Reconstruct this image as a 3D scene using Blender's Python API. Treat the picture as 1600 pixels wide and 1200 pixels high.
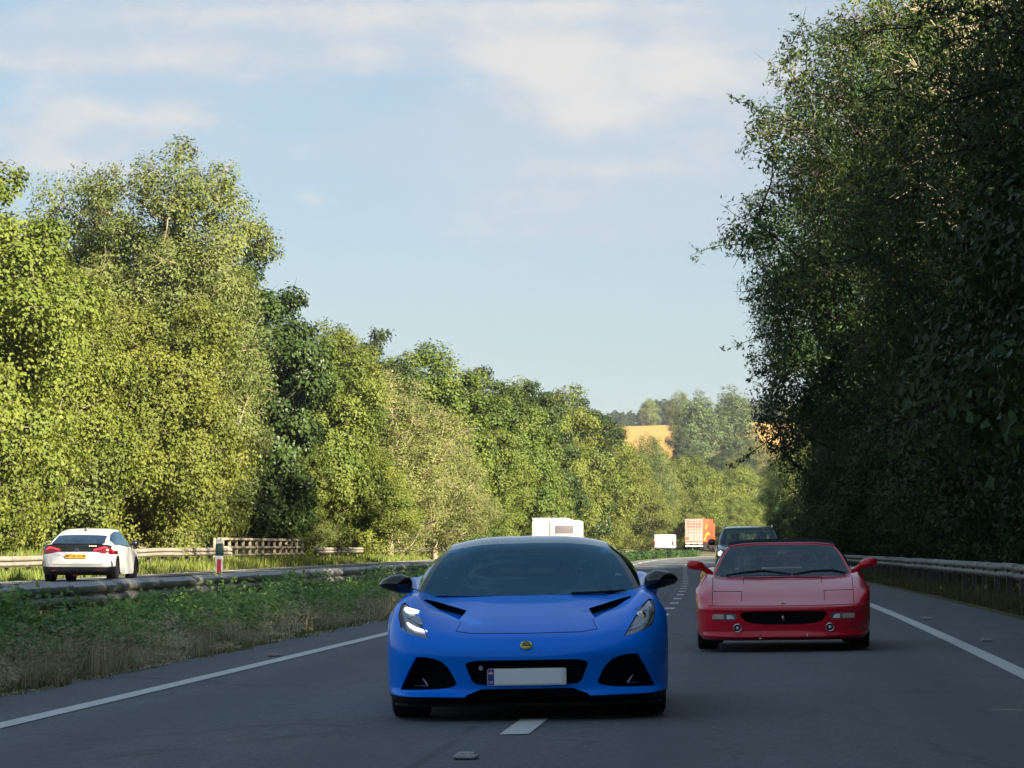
import bpy, bmesh, math, random
import numpy as np
from mathutils import Vector, Matrix
from math import radians as R_, sin, cos, pi, sqrt

for o in list(bpy.data.objects):
    bpy.data.objects.remove(o)
scn = bpy.context.scene
COL = scn.collection

# ------------------------------------------------------------------ camera, sky, sun, exposure
FOC = 5546.0                     # focal length in pixels of a 1600 px wide picture
CAMH = 1.15
cam_d = bpy.data.cameras.new('camera')
cam_d.sensor_width = 36.0
cam_d.lens = 36.0 * FOC / 1600.0
cam_d.clip_start = 0.1
cam_d.clip_end = 20000
cam = bpy.data.objects.new('camera', cam_d)
COL.objects.link(cam)
cam.location = (0, 0, CAMH)
cam.rotation_euler = (R_(90) + math.atan(254.0 / FOC), 0, 0)
scn.camera = cam

SUN_AZ = R_(140)                 # clockwise from +Y
SUN_EL = R_(24)
sun_d = bpy.data.lights.new('sun', 'SUN')
sun_d.energy = 5.0
sun_d.angle = R_(0.53)
sun_d.color = (1.0, 0.88, 0.68)
sun = bpy.data.objects.new('sun', sun_d)
COL.objects.link(sun)
sdir = Vector((sin(SUN_AZ) * cos(SUN_EL), cos(SUN_AZ) * cos(SUN_EL), sin(SUN_EL)))
sun.rotation_euler = sdir.to_track_quat('Z', 'Y').to_euler()
sun.location = sdir * 200

world = bpy.data.worlds.new('World')
scn.world = world
world.use_nodes = True
def build_world():
    nt = world.node_tree
    nt.nodes.clear()
    N = nt.nodes.new
    L = nt.links.new
    out = N('ShaderNodeOutputWorld')
    bg = N('ShaderNodeBackground')
    bg.inputs['Strength'].default_value = 0.05
    sky = N('ShaderNodeTexSky')
    sky.sky_type = 'NISHITA'
    sky.sun_disc = False
    sky.sun_elevation = SUN_EL
    sky.sun_rotation = SUN_AZ
    sky.air_density = 1.0
    sky.dust_density = 0.6
    sky.ozone_density = 2.0
    tc = N('ShaderNodeTexCoord')
    sep = N('ShaderNodeSeparateXYZ')
    L(tc.outputs['Generated'], sep.inputs[0])
    def math_(op, a, b=None, c=None, clamp=False):
        m = N('ShaderNodeMath'); m.operation = op; m.use_clamp = clamp
        for k, v in enumerate((a, b, c)):
            if v is None: continue
            if isinstance(v, (int, float)): m.inputs[k].default_value = v
            else: L(v, m.inputs[k])
        return m.outputs[0]
    def mrange(v, a, b, c=0.0, d=1.0):
        m = N('ShaderNodeMapRange'); m.interpolation_type = 'SMOOTHSTEP'
        L(v, m.inputs[0])
        for k, x in enumerate((a, b, c, d)): m.inputs[k + 1].default_value = x
        return m.outputs[0]
    def mix(f, a, b):
        m = N('ShaderNodeMix'); m.data_type = 'RGBA'
        if isinstance(f, float): m.inputs[0].default_value = f
        else: L(f, m.inputs[0])
        for k, v in ((6, a), (7, b)):
            if isinstance(v, tuple): m.inputs[k].default_value = v
            else: L(v, m.inputs[k])
        return m.outputs[2]
    # clouds: soft layers of noise over the directions of the sky
    def noise(scale, sx, sz, detail, off, rough=0.55):
        mp = N('ShaderNodeMapping')
        mp.inputs['Scale'].default_value = (sx, sx, sz)
        mp.inputs['Location'].default_value = off
        L(tc.outputs['Generated'], mp.inputs['Vector'])
        n = N('ShaderNodeTexNoise')
        n.inputs['Scale'].default_value = scale
        n.inputs['Detail'].default_value = detail
        n.inputs['Roughness'].default_value = rough
        L(mp.outputs[0], n.inputs['Vector'])
        return n.outputs['Fac']
    big = noise(9.0, 1.0, 3.0, 5.0, CLOUD_OFF[0])
    fine = noise(34.0, 1.0, 2.2, 8.0, CLOUD_OFF[1], 0.62)
    wisp = noise(14.0, 1.0, 5.0, 6.0, (3.1, 0.7, 1.9), 0.6)
    # slopes of the view direction: sideways and upwards per unit ahead
    sx = math_('DIVIDE', sep.outputs['X'], math_('MAXIMUM', sep.outputs['Y'], 0.05))
    sz = math_('DIVIDE', sep.outputs['Z'], math_('MAXIMUM', sep.outputs['Y'], 0.05))
    def bank(cx, cz, rx, rz, amp):
        dx = math_('DIVIDE', math_('SUBTRACT', sx, cx), rx)
        dz = math_('DIVIDE', math_('SUBTRACT', sz, cz), rz)
        q = math_('ADD', math_('MULTIPLY', dx, dx), math_('MULTIPLY', dz, dz))
        return math_('MULTIPLY', math_('POWER', 2.718, math_('MULTIPLY', q, -1.0)), amp)
    def total(lst):
        t = None
        for p in lst:
            q = bank(*p); t = q if t is None else math_('ADD', t, q)
        ahead = mrange(sep.outputs['Y'], 0.1, 0.3)
        return math_('MULTIPLY', t, ahead)
    cover = math_('ADD', math_('ADD', math_('MULTIPLY', big, 0.45), math_('MULTIPLY', wisp, 0.30)), math_('MULTIPLY', fine, 0.25))
    elev = mrange(sep.outputs['Z'], 0.045, 0.13)
    grey = math_('ADD', cover, total(GREY_BANKS))
    lit = math_('ADD', math_('ADD', math_('MULTIPLY', cover, 0.35), math_('MULTIPLY', fine, 0.65)), total(LIT_BANKS))
    soft = math_('MAXIMUM', math_('MULTIPLY', mrange(grey, 0.50, 0.74), elev), mrange(grey, 0.62, 0.82))
    puff = math_('MULTIPLY', mrange(lit, 0.52, 0.83), mrange(sep.outputs['Z'], 0.03, 0.07))
    # a thin even veil of high haze pales the clear sky
    base = mix(0.80, sky.outputs[0], SKY_VEIL)
    lav = mix(math_('MULTIPLY', soft, 0.85), base, CLOUD_SHADE)
    fin = mix(math_('MULTIPLY', puff, 0.85), lav, CLOUD_LIT)
    L(fin, bg.inputs['Color'])
    L(bg.outputs[0], out.inputs['Surface'])
CLOUD_OFF = [(0.35, 0.2, 0.1), (1.3, 0.4, 2.2)]
SKY_VEIL = (1.00, 1.34, 1.74, 1)
CLOUD_SHADE = (1.98, 2.29, 2.66, 1)
CLOUD_LIT = (2.85, 2.76, 2.70, 1)
GREY_BANKS = [(0.012, 0.106, 0.05, 0.022, 0.34), (0.060, 0.104, 0.035, 0.020, 0.30), (-0.10, 0.144, 0.08, 0.012, 0.36), (0.02, 0.150, 0.10, 0.008, 0.36), (-0.12, 0.116, 0.035, 0.010, 0.28), (0.045, 0.122, 0.04, 0.020, 0.26), (0.04, 0.092, 0.05, 0.006, 0.2)]
LIT_BANKS = [(0.014, 0.128, 0.012, 0.014, 0.20), (0.000, 0.139, 0.026, 0.007, 0.20), (0.060, 0.137, 0.028, 0.008, 0.22), (0.040, 0.126, 0.026, 0.010, 0.15), (-0.120, 0.121, 0.030, 0.007, 0.23), (-0.0555, 0.0985, 0.0058, 0.0034, 0.27), (-0.105, 0.139, 0.055, 0.005, 0.20), (0.02, 0.107, 0.035, 0.003, 0.16), (-0.02, 0.088, 0.014, 0.002, 0.10), (-0.08, 0.150, 0.07, 0.004, 0.18), (0.02, 0.1525, 0.06, 0.003, 0.16), (-0.13, 0.108, 0.02, 0.004, 0.16), (0.07, 0.115, 0.03, 0.006, 0.10)]
build_world()

scn.view_settings.view_transform = 'Standard'
scn.view_settings.look = 'None'
scn.view_settings.exposure = 2.48
scn.view_settings.gamma = 1.0
scn.view_settings.use_curve_mapping = False
scn.render.engine = 'CYCLES'
scn.cycles.use_denoising = True
scn.cycles.max_bounces = 6
scn.cycles.diffuse_bounces = 3
scn.cycles.glossy_bounces = 3
scn.cycles.transmission_bounces = 4
scn.cycles.transparent_max_bounces = 12
scn.cycles.caustics_reflective = False
scn.cycles.caustics_refractive = False
scn.cycles.sample_clamp_indirect = 4.0
rng = np.random.default_rng(7)

# ------------------------------------------------------------------ helpers
def link(o, parent=None):
    COL.objects.link(o)
    if parent is not None:
        o.parent = parent
    return o

def tag(o, label=None, cat=None, group=None, kind=None):
    if label: o['label'] = label
    if cat: o['category'] = cat
    if group: o['group'] = group
    if kind: o['kind'] = kind
    return o

def empty(name, loc=(0, 0, 0), rot=(0, 0, 0), label=None, cat=None, group=None, parent=None):
    o = bpy.data.objects.new(name, None)
    o.empty_display_size = 0.2
    link(o, parent)
    o.location = loc
    o.rotation_euler = rot
    return tag(o, label, cat, group)

def mesh_np(name, V, F, mats=(), smooth=False, attrs=None, mat_idx=None):
    """numpy verts (n,3) and faces: an (m,k) array, or a list of such arrays"""
    me = bpy.data.meshes.new(name)
    V = np.asarray(V, dtype=np.float32)
    if not isinstance(F, (list, tuple)): F = [F]
    F = [np.asarray(f, dtype=np.int32) for f in F if len(f)]
    me.vertices.add(len(V))
    me.vertices.foreach_set('co', V.ravel())
    li = np.concatenate([f.ravel() for f in F])
    ks = np.concatenate([np.full(len(f), f.shape[1], dtype=np.int32) for f in F])
    st = np.concatenate([[0], np.cumsum(ks)[:-1]]).astype(np.int32)
    me.loops.add(len(li))
    me.loops.foreach_set('vertex_index', li)
    me.polygons.add(len(ks))
    me.polygons.foreach_set('loop_start', st)
    me.polygons.foreach_set('loop_total', ks)
    if mat_idx is not None:
        me.polygons.foreach_set('material_index', np.asarray(mat_idx, dtype=np.int32))
    me.polygons.foreach_set('use_smooth', np.full(len(ks), smooth))
    me.update(calc_edges=True)
    for k, a in (attrs or {}).items():
        at = me.attributes.new(k, 'FLOAT', 'POINT')
        at.data.foreach_set('value', np.asarray(a, dtype=np.float32))
    for m in mats:
        me.materials.append(m)
    return me

def obj(name, me, parent=None, loc=None, rot=None):
    o = bpy.data.objects.new(name, me)
    link(o, parent)
    if loc is not None: o.location = loc
    if rot is not None: o.rotation_euler = rot
    return o

def bm_obj(name, bm, mat, parent=None, smooth=None, loc=None, rot=None):
    me = bpy.data.meshes.new(name)
    bmesh.ops.recalc_face_normals(bm, faces=bm.faces)
    bm.to_mesh(me)
    bm.free()
    for m in (mat if isinstance(mat, (list, tuple)) else [mat]):
        me.materials.append(m)
    if smooth:
        me.polygons.foreach_set('use_smooth', np.full(len(me.polygons), True))
        me.set_sharp_from_angle(angle=R_(smooth))
    return obj(name, me, parent, loc, rot)

def add_box(bm, x0, x1, y0, y1, z0, z1, bevel=0.0, seg=2, rot=None, piv=None):
    r = bmesh.ops.create_cube(bm, size=1.0)
    vs = r['verts']
    c = Vector(((x0 + x1) / 2, (y0 + y1) / 2, (z0 + z1) / 2))
    for v in vs:
        v.co = Vector((v.co.x * (x1 - x0), v.co.y * (y1 - y0), v.co.z * (z1 - z0))) + c
    if bevel > 0:
        es = list({e for v in vs for e in v.link_edges})
        rb = bmesh.ops.bevel(bm, geom=es, offset=bevel, segments=seg, profile=0.5, affect='EDGES')
        vs = list({v for f in rb['faces'] for v in f.verts} | {v for v in vs if v.is_valid})
    if rot is not None:
        bmesh.ops.rotate(bm, verts=vs, cent=piv if piv is not None else c, matrix=rot)
    return vs

def add_tube(bm, pts, rad, seg=8, cap=True):
    """tube through points; rad is a number or one per point"""
    pts = [Vector(p) for p in pts]
    rads = rad if isinstance(rad, (list, tuple)) else [rad] * len(pts)
    rings = []
    for i, p in enumerate(pts):
        t = (pts[min(i + 1, len(pts) - 1)] - pts[max(i - 1, 0)]).normalized()
        a = t.cross(Vector((0, 0, 1)) if abs(t.z) < 0.9 else Vector((1, 0, 0))).normalized()
        b = t.cross(a)
        rings.append([bm.verts.new(p + (a * cos(2 * pi * k / seg) + b * sin(2 * pi * k / seg)) * rads[i]) for k in range(seg)])
    for q, w in zip(rings[:-1], rings[1:]):
        for k in range(seg):
            bm.faces.new((q[k], q[(k + 1) % seg], w[(k + 1) % seg], w[k]))
    if cap:
        bm.faces.new(rings[0][::-1]); bm.faces.new(rings[-1])

def add_lathe(bm, prof, seg=32, axis='X', cen=(0, 0, 0)):
    """profile of (offset along axis, radius)"""
    rings = []
    for a, r in prof:
        ring = []
        for k in range(seg):
            t = 2 * pi * k / seg
            p = (a, r * cos(t), r * sin(t)) if axis == 'X' else ((r * cos(t), a, r * sin(t)) if axis == 'Y' else (r * cos(t), r * sin(t), a))
            ring.append(bm.verts.new(Vector(p) + Vector(cen)))
        rings.append(ring)
    for q, w in zip(rings[:-1], rings[1:]):
        for k in range(seg):
            bm.faces.new((q[k], q[(k + 1) % seg], w[(k + 1) % seg], w[k]))
    bm.faces.new(rings[0][::-1]); bm.faces.new(rings[-1])

def add_prism(bm, poly, y0, y1):
    """polygon of (x,z) extruded along y"""
    a = [bm.verts.new((x, y0, z)) for x, z in poly]
    b = [bm.verts.new((x, y1, z)) for x, z in poly]
    n = len(poly)
    bm.faces.new(a); bm.faces.new(b[::-1])
    for k in range(n):
        bm.faces.new((a[k], b[k], b[(k + 1) % n], a[(k + 1) % n]))

# ------------------------------------------------------------------ materials
def mat(name, base, rough=0.5, metal=0.0, spec=0.5, coat=0.0, coat_rough=0.03, var=0.0, vscale=8.0, bump=0.0, bscale=40.0, emit=None, estr=0.0, dirt=None, dscale=3.0, damt=0.5):
    m = bpy.data.materials.new(name)
    m.use_nodes = True
    nt = m.node_tree
    p = nt.nodes['Principled BSDF']
    p.inputs['Base Color'].default_value = (*base, 1)
    p.inputs['Roughness'].default_value = rough
    p.inputs['Metallic'].default_value = metal
    p.inputs['Specular IOR Level'].default_value = spec
    p.inputs['Coat Weight'].default_value = coat
    p.inputs['Coat Roughness'].default_value = coat_rough
    if emit:
        p.inputs['Emission Color'].default_value = (*emit, 1)
        p.inputs['Emission Strength'].default_value = estr
    N, L = nt.nodes.new, nt.links.new
    tc0 = N('ShaderNodeTexCoord'); oi = N('ShaderNodeObjectInfo')
    tcm = N('ShaderNodeVectorMath'); tcm.operation = 'ADD'
    sc_ = N('ShaderNodeMath'); sc_.operation = 'MULTIPLY'; sc_.inputs[1].default_value = 57.0
    L(oi.outputs['Random'], sc_.inputs[0]); L(tc0.outputs['Object'], tcm.inputs[0]); L(sc_.outputs[0], tcm.inputs[1])
    tc = {'o': tcm.outputs[0]}
    class _T: outputs = {'Object': tcm.outputs[0]}
    tc = _T
    col = None
    if var > 0:
        n = N('ShaderNodeTexNoise'); n.inputs['Scale'].default_value = vscale; n.inputs['Detail'].default_value = 6
        L(tc.outputs['Object'], n.inputs['Vector'])
        r = N('ShaderNodeMapRange'); r.inputs[1].default_value = 0.3; r.inputs[2].default_value = 0.7
        r.inputs[3].default_value = 1 - var; r.inputs[4].default_value = 1 + var
        L(n.outputs['Fac'], r.inputs[0])
        h = N('ShaderNodeHueSaturation'); h.inputs['Color'].default_value = (*base, 1)
        L(r.outputs[0], h.inputs['Value'])
        col = h.outputs[0]
    if dirt:
        n2 = N('ShaderNodeTexNoise'); n2.inputs['Scale'].default_value = dscale; n2.inputs['Detail'].default_value = 8; n2.inputs['Roughness'].default_value = 0.7
        L(tc.outputs['Object'], n2.inputs['Vector'])
        r2 = N('ShaderNodeMapRange'); r2.inputs[1].default_value = 0.48; r2.inputs[2].default_value = 0.66; r2.inputs[4].default_value = damt
        L(n2.outputs['Fac'], r2.inputs[0])
        mx = N('ShaderNodeMix'); mx.data_type = 'RGBA'
        L(r2.outputs[0], mx.inputs[0])
        if col is None: mx.inputs[6].default_value = (*base, 1)
        else: L(col, mx.inputs[6])
        mx.inputs[7].default_value = (*dirt, 1)
        col = mx.outputs[2]
    if col is not None:
        L(col, p.inputs['Base Color'])
    if bump > 0:
        n3 = N('ShaderNodeTexNoise'); n3.inputs['Scale'].default_value = bscale; n3.inputs['Detail'].default_value = 4
        L(tc.outputs['Object'], n3.inputs['Vector'])
        b = N('ShaderNodeBump'); b.inputs['Strength'].default_value = bump; b.inputs['Distance'].default_value = 0.02
        L(n3.outputs['Fac'], b.inputs['Height'])
        L(b.outputs[0], p.inputs['Normal'])
    return m

def leaf_mat(name, dark, light, rough=0.5, transl=0.32, hue=0.012, objvar=0.14, spec=0.22):
    """leaf colour runs from dark to light by the per-leaf tint attribute"""
    m = bpy.data.materials.new(name)
    m.use_nodes = True
    nt = m.node_tree
    N, L = nt.nodes.new, nt.links.new
    p = nt.nodes['Principled BSDF']
    out = nt.nodes['Material Output']
    at = N('ShaderNodeAttribute'); at.attribute_name = 'tint'
    mx = N('ShaderNodeMix'); mx.data_type = 'RGBA'
    mx.inputs[6].default_value = (*dark, 1); mx.inputs[7].default_value = (*light, 1)
    L(at.outputs['Fac'], mx.inputs[0])
    oi = N('ShaderNodeObjectInfo')
    hs = N('ShaderNodeHueSaturation')
    r = N('ShaderNodeMapRange'); r.inputs[3].default_value = 0.5 - hue; r.inputs[4].default_value = 0.5 + hue
    L(oi.outputs['Random'], r.inputs[0]); L(r.outputs[0], hs.inputs['Hue'])
    m2 = N('ShaderNodeMath'); m2.operation = 'MULTIPLY'; m2.inputs[1].default_value = 7.31
    L(oi.outputs['Random'], m2.inputs[0])
    fr = N('ShaderNodeMath'); fr.operation = 'FRACT'; L(m2.outputs[0], fr.inputs[0])
    r2 = N('ShaderNodeMapRange'); r2.inputs[3].default_value = 1 - objvar; r2.inputs[4].default_value = 1 + objvar
    L(fr.outputs[0], r2.inputs[0]); L(r2.outputs[0], hs.inputs['Value'])
    L(mx.outputs[2], hs.inputs['Color'])
    L(hs.outputs[0], p.inputs['Base Color'])
    p.inputs['Roughness'].default_value = rough
    p.inputs['Specular IOR Level'].default_value = spec
    tr = N('ShaderNodeBsdfTranslucent')
    hv = N('ShaderNodeHueSaturation'); hv.inputs['Value'].default_value = 1.25; hv.inputs['Hue'].default_value = 0.485
    L(hs.outputs[0], hv.inputs['Color']); L(hv.outputs[0], tr.inputs['Color'])
    ms = N('ShaderNodeMixShader'); ms.inputs[0].default_value = transl
    L(p.outputs[0], ms.inputs[1]); L(tr.outputs[0], ms.inputs[2])
    L(ms.outputs[0], out.inputs['Surface'])
    return m

def glass_mat(name, tint, refl=1.0, rough=0.02, base_refl=0.05, gcol=(0.72, 0.92, 1.0)):
    m = bpy.data.materials.new(name)
    m.use_nodes = True
    nt = m.node_tree
    nt.nodes.remove(nt.nodes['Principled BSDF'])
    N, L = nt.nodes.new, nt.links.new
    out = nt.nodes['Material Output']
    t = N('ShaderNodeBsdfTransparent'); t.inputs[0].default_value = (*tint, 1)
    g = N('ShaderNodeBsdfGlossy'); g.inputs['Roughness'].default_value = rough; g.inputs[0].default_value = (*gcol, 1)
    f = N('ShaderNodeFresnel'); f.inputs[0].default_value = 1.52
    a = N('ShaderNodeMath'); a.operation = 'MULTIPLY_ADD'; a.inputs[1].default_value = refl; a.inputs[2].default_value = base_refl; a.use_clamp = True
    L(f.outputs[0], a.inputs[0])
    ms = N('ShaderNodeMixShader')
    L(a.outputs[0], ms.inputs[0]); L(t.outputs[0], ms.inputs[1]); L(g.outputs[0], ms.inputs[2])
    L(ms.outputs[0], out.inputs['Surface'])
    return m

M = {}
M['blue'] = mat('blue_paint', (0.0, 0.235, 1.0), 0.40, 0.0, 0.03, 0.42, 0.02)
M['red'] = mat('red_paint', (0.70, 0.004, 0.026), 0.36, 0.0, 0.25, 0.75, 0.02)
M['white_paint'] = mat('white_paint', (0.62, 0.63, 0.64), 0.35, 0, 0.5, 0.8)
M['black_paint'] = mat('black_paint', (0.006, 0.007, 0.009), 0.3, 0, 0.5, 1.0)
M['gloss_black'] = mat('gloss_black', (0.005, 0.005, 0.006), 0.12, 0, 0.5, 0.6)
M['plastic'] = mat('black_plastic', (0.008, 0.008, 0.009), 0.55, 0, 0.3)
M['void'] = mat('dark_intake', (0.002, 0.002, 0.0025), 0.8, 0, 0.1)
M['gap'] = mat('shut_line', (0.006, 0.006, 0.007), 0.8, 0, 0.1)
M['tyre'] = mat('tyre_rubber', (0.010, 0.010, 0.011), 0.75, 0, 0.25, bump=0.2, bscale=60)
M['rim'] = mat('alloy_rim', (0.35, 0.36, 0.38), 0.3, 0.9)
M['dark_rim'] = mat('dark_rim', (0.03, 0.03, 0.033), 0.35, 0.7)
M['chrome'] = mat('chrome', (0.75, 0.76, 0.78), 0.12, 1.0)
M['lamp_grey'] = mat('lamp_grey', (0.35, 0.38, 0.42), 0.25, 0.6)
M['lamp_dark'] = mat('lamp_dark', (0.02, 0.022, 0.025), 0.3, 0.3)
M['drl'] = mat('running_light', (0.9, 0.93, 1.0), 0.3, 0, emit=(0.95, 0.97, 1.0), estr=0.24)
M['head_on'] = mat('lit_headlight', (0.9, 0.93, 1.0), 0.3, 0, emit=(0.95, 0.97, 1.0), estr=1.4)
M['tail_on'] = mat('lit_tail_light', (0.7, 0.02, 0.03), 0.3, 0, emit=(1.0, 0.06, 0.08), estr=0.26)
M['tail_red'] = mat('tail_lens', (0.12, 0.004, 0.008), 0.15, 0, coat=1.0)
M['clear_lens'] = glass_mat('clear_lens', (0.80, 0.83, 0.86), 1.0, 0.02, 0.04)
M['amber'] = mat('amber_gloss', (0.75, 0.25, 0.02), 0.2, 0, coat=1)
M['glass_dark'] = glass_mat('sky_tinted_windscreen', (0.42, 0.53, 0.60), 1.0, 0.015, 0.06, (0.36, 0.74, 1.0))  # the sky's blue is put into the reflection colour
M['glass'] = glass_mat('window_glass', (0.55, 0.62, 0.66), 0.75, 0.015, 0.04)
M['glass_black'] = glass_mat('privacy_glass', (0.06, 0.07, 0.08), 1.0, 0.015, 0.10)
M['plate_white'] = mat('plate_white', (0.80, 0.82, 0.82), 0.5)
M['plate_blank'] = mat('plate_blank', (0.86, 0.90, 0.92), 0.55)
M['plate_yellow'] = mat('plate_yellow', (0.80, 0.42, 0.015), 0.5)
M['plate_blue'] = mat('plate_blue', (0.03, 0.05, 0.30), 0.5)
M['ink'] = mat('ink', (0.02, 0.02, 0.02), 0.6)
M['flag_red'] = mat('flag_red', (0.55, 0.03, 0.05), 0.6)
M['badge_yellow'] = mat('badge_yellow', (0.80, 0.62, 0.03), 0.35, 0.1, coat=0.5)
M['badge_green'] = mat('badge_green', (0.01, 0.06, 0.03), 0.35)
M['fabric_black'] = mat('soft_top_fabric', (0.010, 0.010, 0.012), 0.85, 0, 0.1, bump=0.2, bscale=90)
M['seat_dark'] = mat('seat_leather', (0.014, 0.014, 0.016), 0.55)
M['seat_tan'] = mat('seat_tan', (0.16, 0.14, 0.12), 0.6)
M['dash'] = mat('dashboard', (0.010, 0.011, 0.012), 0.7)
M['skin'] = mat('skin', (0.50, 0.30, 0.22), 0.55)
M['hair'] = mat('hair', (0.03, 0.02, 0.015), 0.7)
M['cloth_grey'] = mat('grey_clothes', (0.12, 0.13, 0.15), 0.85)
M['cloth_white'] = mat('white_shirt', (0.65, 0.66, 0.68), 0.85)
M['cloth_navy'] = mat('navy_clothes', (0.03, 0.04, 0.07), 0.85)
M['galv'] = mat('galvanised_steel', (0.34, 0.34, 0.33), 0.5, 0.35, var=0.10, vscale=2.5, dirt=(0.16, 0.145, 0.12), dscale=3.0, damt=0.5)
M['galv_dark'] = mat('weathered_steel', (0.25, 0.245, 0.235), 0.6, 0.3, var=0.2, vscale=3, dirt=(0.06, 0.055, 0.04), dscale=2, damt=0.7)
M['post_steel'] = mat('post_steel', (0.12, 0.115, 0.105), 0.6, 0.3, var=0.3, vscale=4)
M['rail_warm'] = mat('sun_bleached_rail', (0.19, 0.175, 0.145), 0.7, 0.1, var=0.25, vscale=1.5, dirt=(0.14, 0.11, 0.08), dscale=1.2, damt=0.6)
M['fence_wood'] = mat('weathered_wood', (0.26, 0.22, 0.17), 0.8, 0, 0.2, var=0.25, vscale=3)
M['post_white'] = mat('post_white', (0.72, 0.72, 0.70), 0.5)
M['post_green'] = mat('post_green', (0.012, 0.05, 0.045), 0.5)
M['reflector_red'] = mat('reflector_red', (0.55, 0.03, 0.05), 0.3, coat=0.5)
M['sign_blue'] = mat('sign_blue', (0.10, 0.06, 0.45), 0.5)
M['sign_red'] = mat('sign_red', (0.60, 0.05, 0.12), 0.5)
M['truck_white'] = mat('truck_white', (0.20, 0.18, 0.16), 0.5, var=0.08, vscale=1.2)
M['truck_red'] = mat('truck_red', (0.72, 0.05, 0.015), 0.45, 0, coat=0.3)
M['truck_orange'] = mat('truck_orange', (0.85, 0.30, 0.03), 0.45)
M['van_grey'] = mat('van_white', (0.24, 0.25, 0.26), 0.45, var=0.1, vscale=2)
M['caravan_white'] = mat('caravan_white', (0.40, 0.39, 0.355), 0.45, var=0.04, vscale=2)
M['steel_dark'] = mat('chassis_steel', (0.02, 0.02, 0.022), 0.6, 0.2)
M['bark'] = mat('bark', (0.12, 0.10, 0.075), 0.9, 0, 0.1, var=0.3, vscale=5, bump=0.5, bscale=12)
M['bark_pale'] = mat('pale_bark', (0.20, 0.17, 0.11), 0.9, 0, 0.1, var=0.25, vscale=5)
M['bark_dark'] = mat('dark_bark', (0.024, 0.021, 0.016), 0.9, 0, 0.1, var=0.3, vscale=5)
M['stud_white'] = mat('stud_body', (0.30, 0.31, 0.31), 0.5, var=0.15, vscale=20)
M['stud_red'] = mat('stud_red', (0.50, 0.06, 0.04), 0.4)
# ------------------------------------------------------------------ the road's line and cross-section
# d = metres along the view, u = metres to the right of our carriageway's left edge line
_P = np.array([(-120, -13.2), (-60, -9.3), (0, -5.15), (23.7, -3.44), (49.7, -1.68), (100, 1.25), (155, 3.95), (227, 7.57),
               (300, 11.9), (380, 18.4), (455, 27.0), (600, 50), (800, 90), (1000, 130), (1400, 240)], float)
def _spline(P):
    x, y = P[:, 0], P[:, 1]
    n = len(x); h = np.diff(x)
    A = np.zeros((n, n)); b = np.zeros(n)
    A[0, 0] = A[-1, -1] = 1
    for i in range(1, n - 1):
        A[i, i - 1], A[i, i], A[i, i + 1] = h[i - 1], 2 * (h[i - 1] + h[i]), h[i]
        b[i] = 6 * ((y[i + 1] - y[i]) / h[i] - (y[i] - y[i - 1]) / h[i - 1])
    m = np.linalg.solve(A, b)
    def f(t):
        t = np.asarray(t, float)
        i = np.clip(np.searchsorted(x, t) - 1, 0, n - 2)
        a = x[i + 1] - t; c = t - x[i]
        return (m[i] * a**3 + m[i + 1] * c**3) / (6 * h[i]) + (y[i] / h[i] - m[i] * h[i] / 6) * a + (y[i + 1] / h[i] - m[i + 1] * h[i] / 6) * c
    return f
LX = _spline(_P)
_U = [-400, -130, -60, -32, -24, -19, -16.5, -15.0, -13.6, -12.9, -5.0, -4.3, -3.1, -1.3, 9.0, 9.8, 11.0, 13.5, 18, 30, 70, 400]
_Z = [26, 14, 5.0, 2.6, 1.7, 1.0, 0.75, 0.50, 0.36, 0.28, 0.22, 0.10, 0.0, -0.071, 0.0785, 0.05, 0.10, 0.40, 1.0, 2.2, 5, 20]
def GZ(u, d=None):
    z = np.interp(u, _U, _Z)
    if d is not None:
        t = np.clip((126 - np.asarray(d, float)) / 26, 0, 1)
        z = z - 0.22 * t * t * (3 - 2 * t) * np.clip((-np.asarray(u, float) - 13.0) / 1.6, 0, 1) * np.clip((26 + np.asarray(u, float)) / 6, 0, 1)
    return z
def WP(d, u, dz=0.0):
    return (float(LX(d)) + u, float(d), float(GZ(u, d)) + dz)
def yaw(d):
    s = float(LX(d + 1) - LX(d - 1)) / 2
    return -math.atan(s)

def sheet(name, ds, us, dz, mats, extra=None, smooth=True):
    D, U = np.meshgrid(ds, us, indexing='ij')
    V = np.stack([LX(D) + U, D, GZ(U, D) + dz + (extra(D, U) if extra else 0)], -1).reshape(-1, 3)
    a, b = D.shape
    idx = np.arange(a * b).reshape(a, b)
    F = np.stack([idx[:-1, :-1], idx[:-1, 1:], idx[1:, 1:], idx[1:, :-1]], -1).reshape(-1, 4)
    return mesh_np(name, V, F, mats, smooth, attrs={'lat': U.ravel(), 'dist': D.ravel()})

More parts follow.
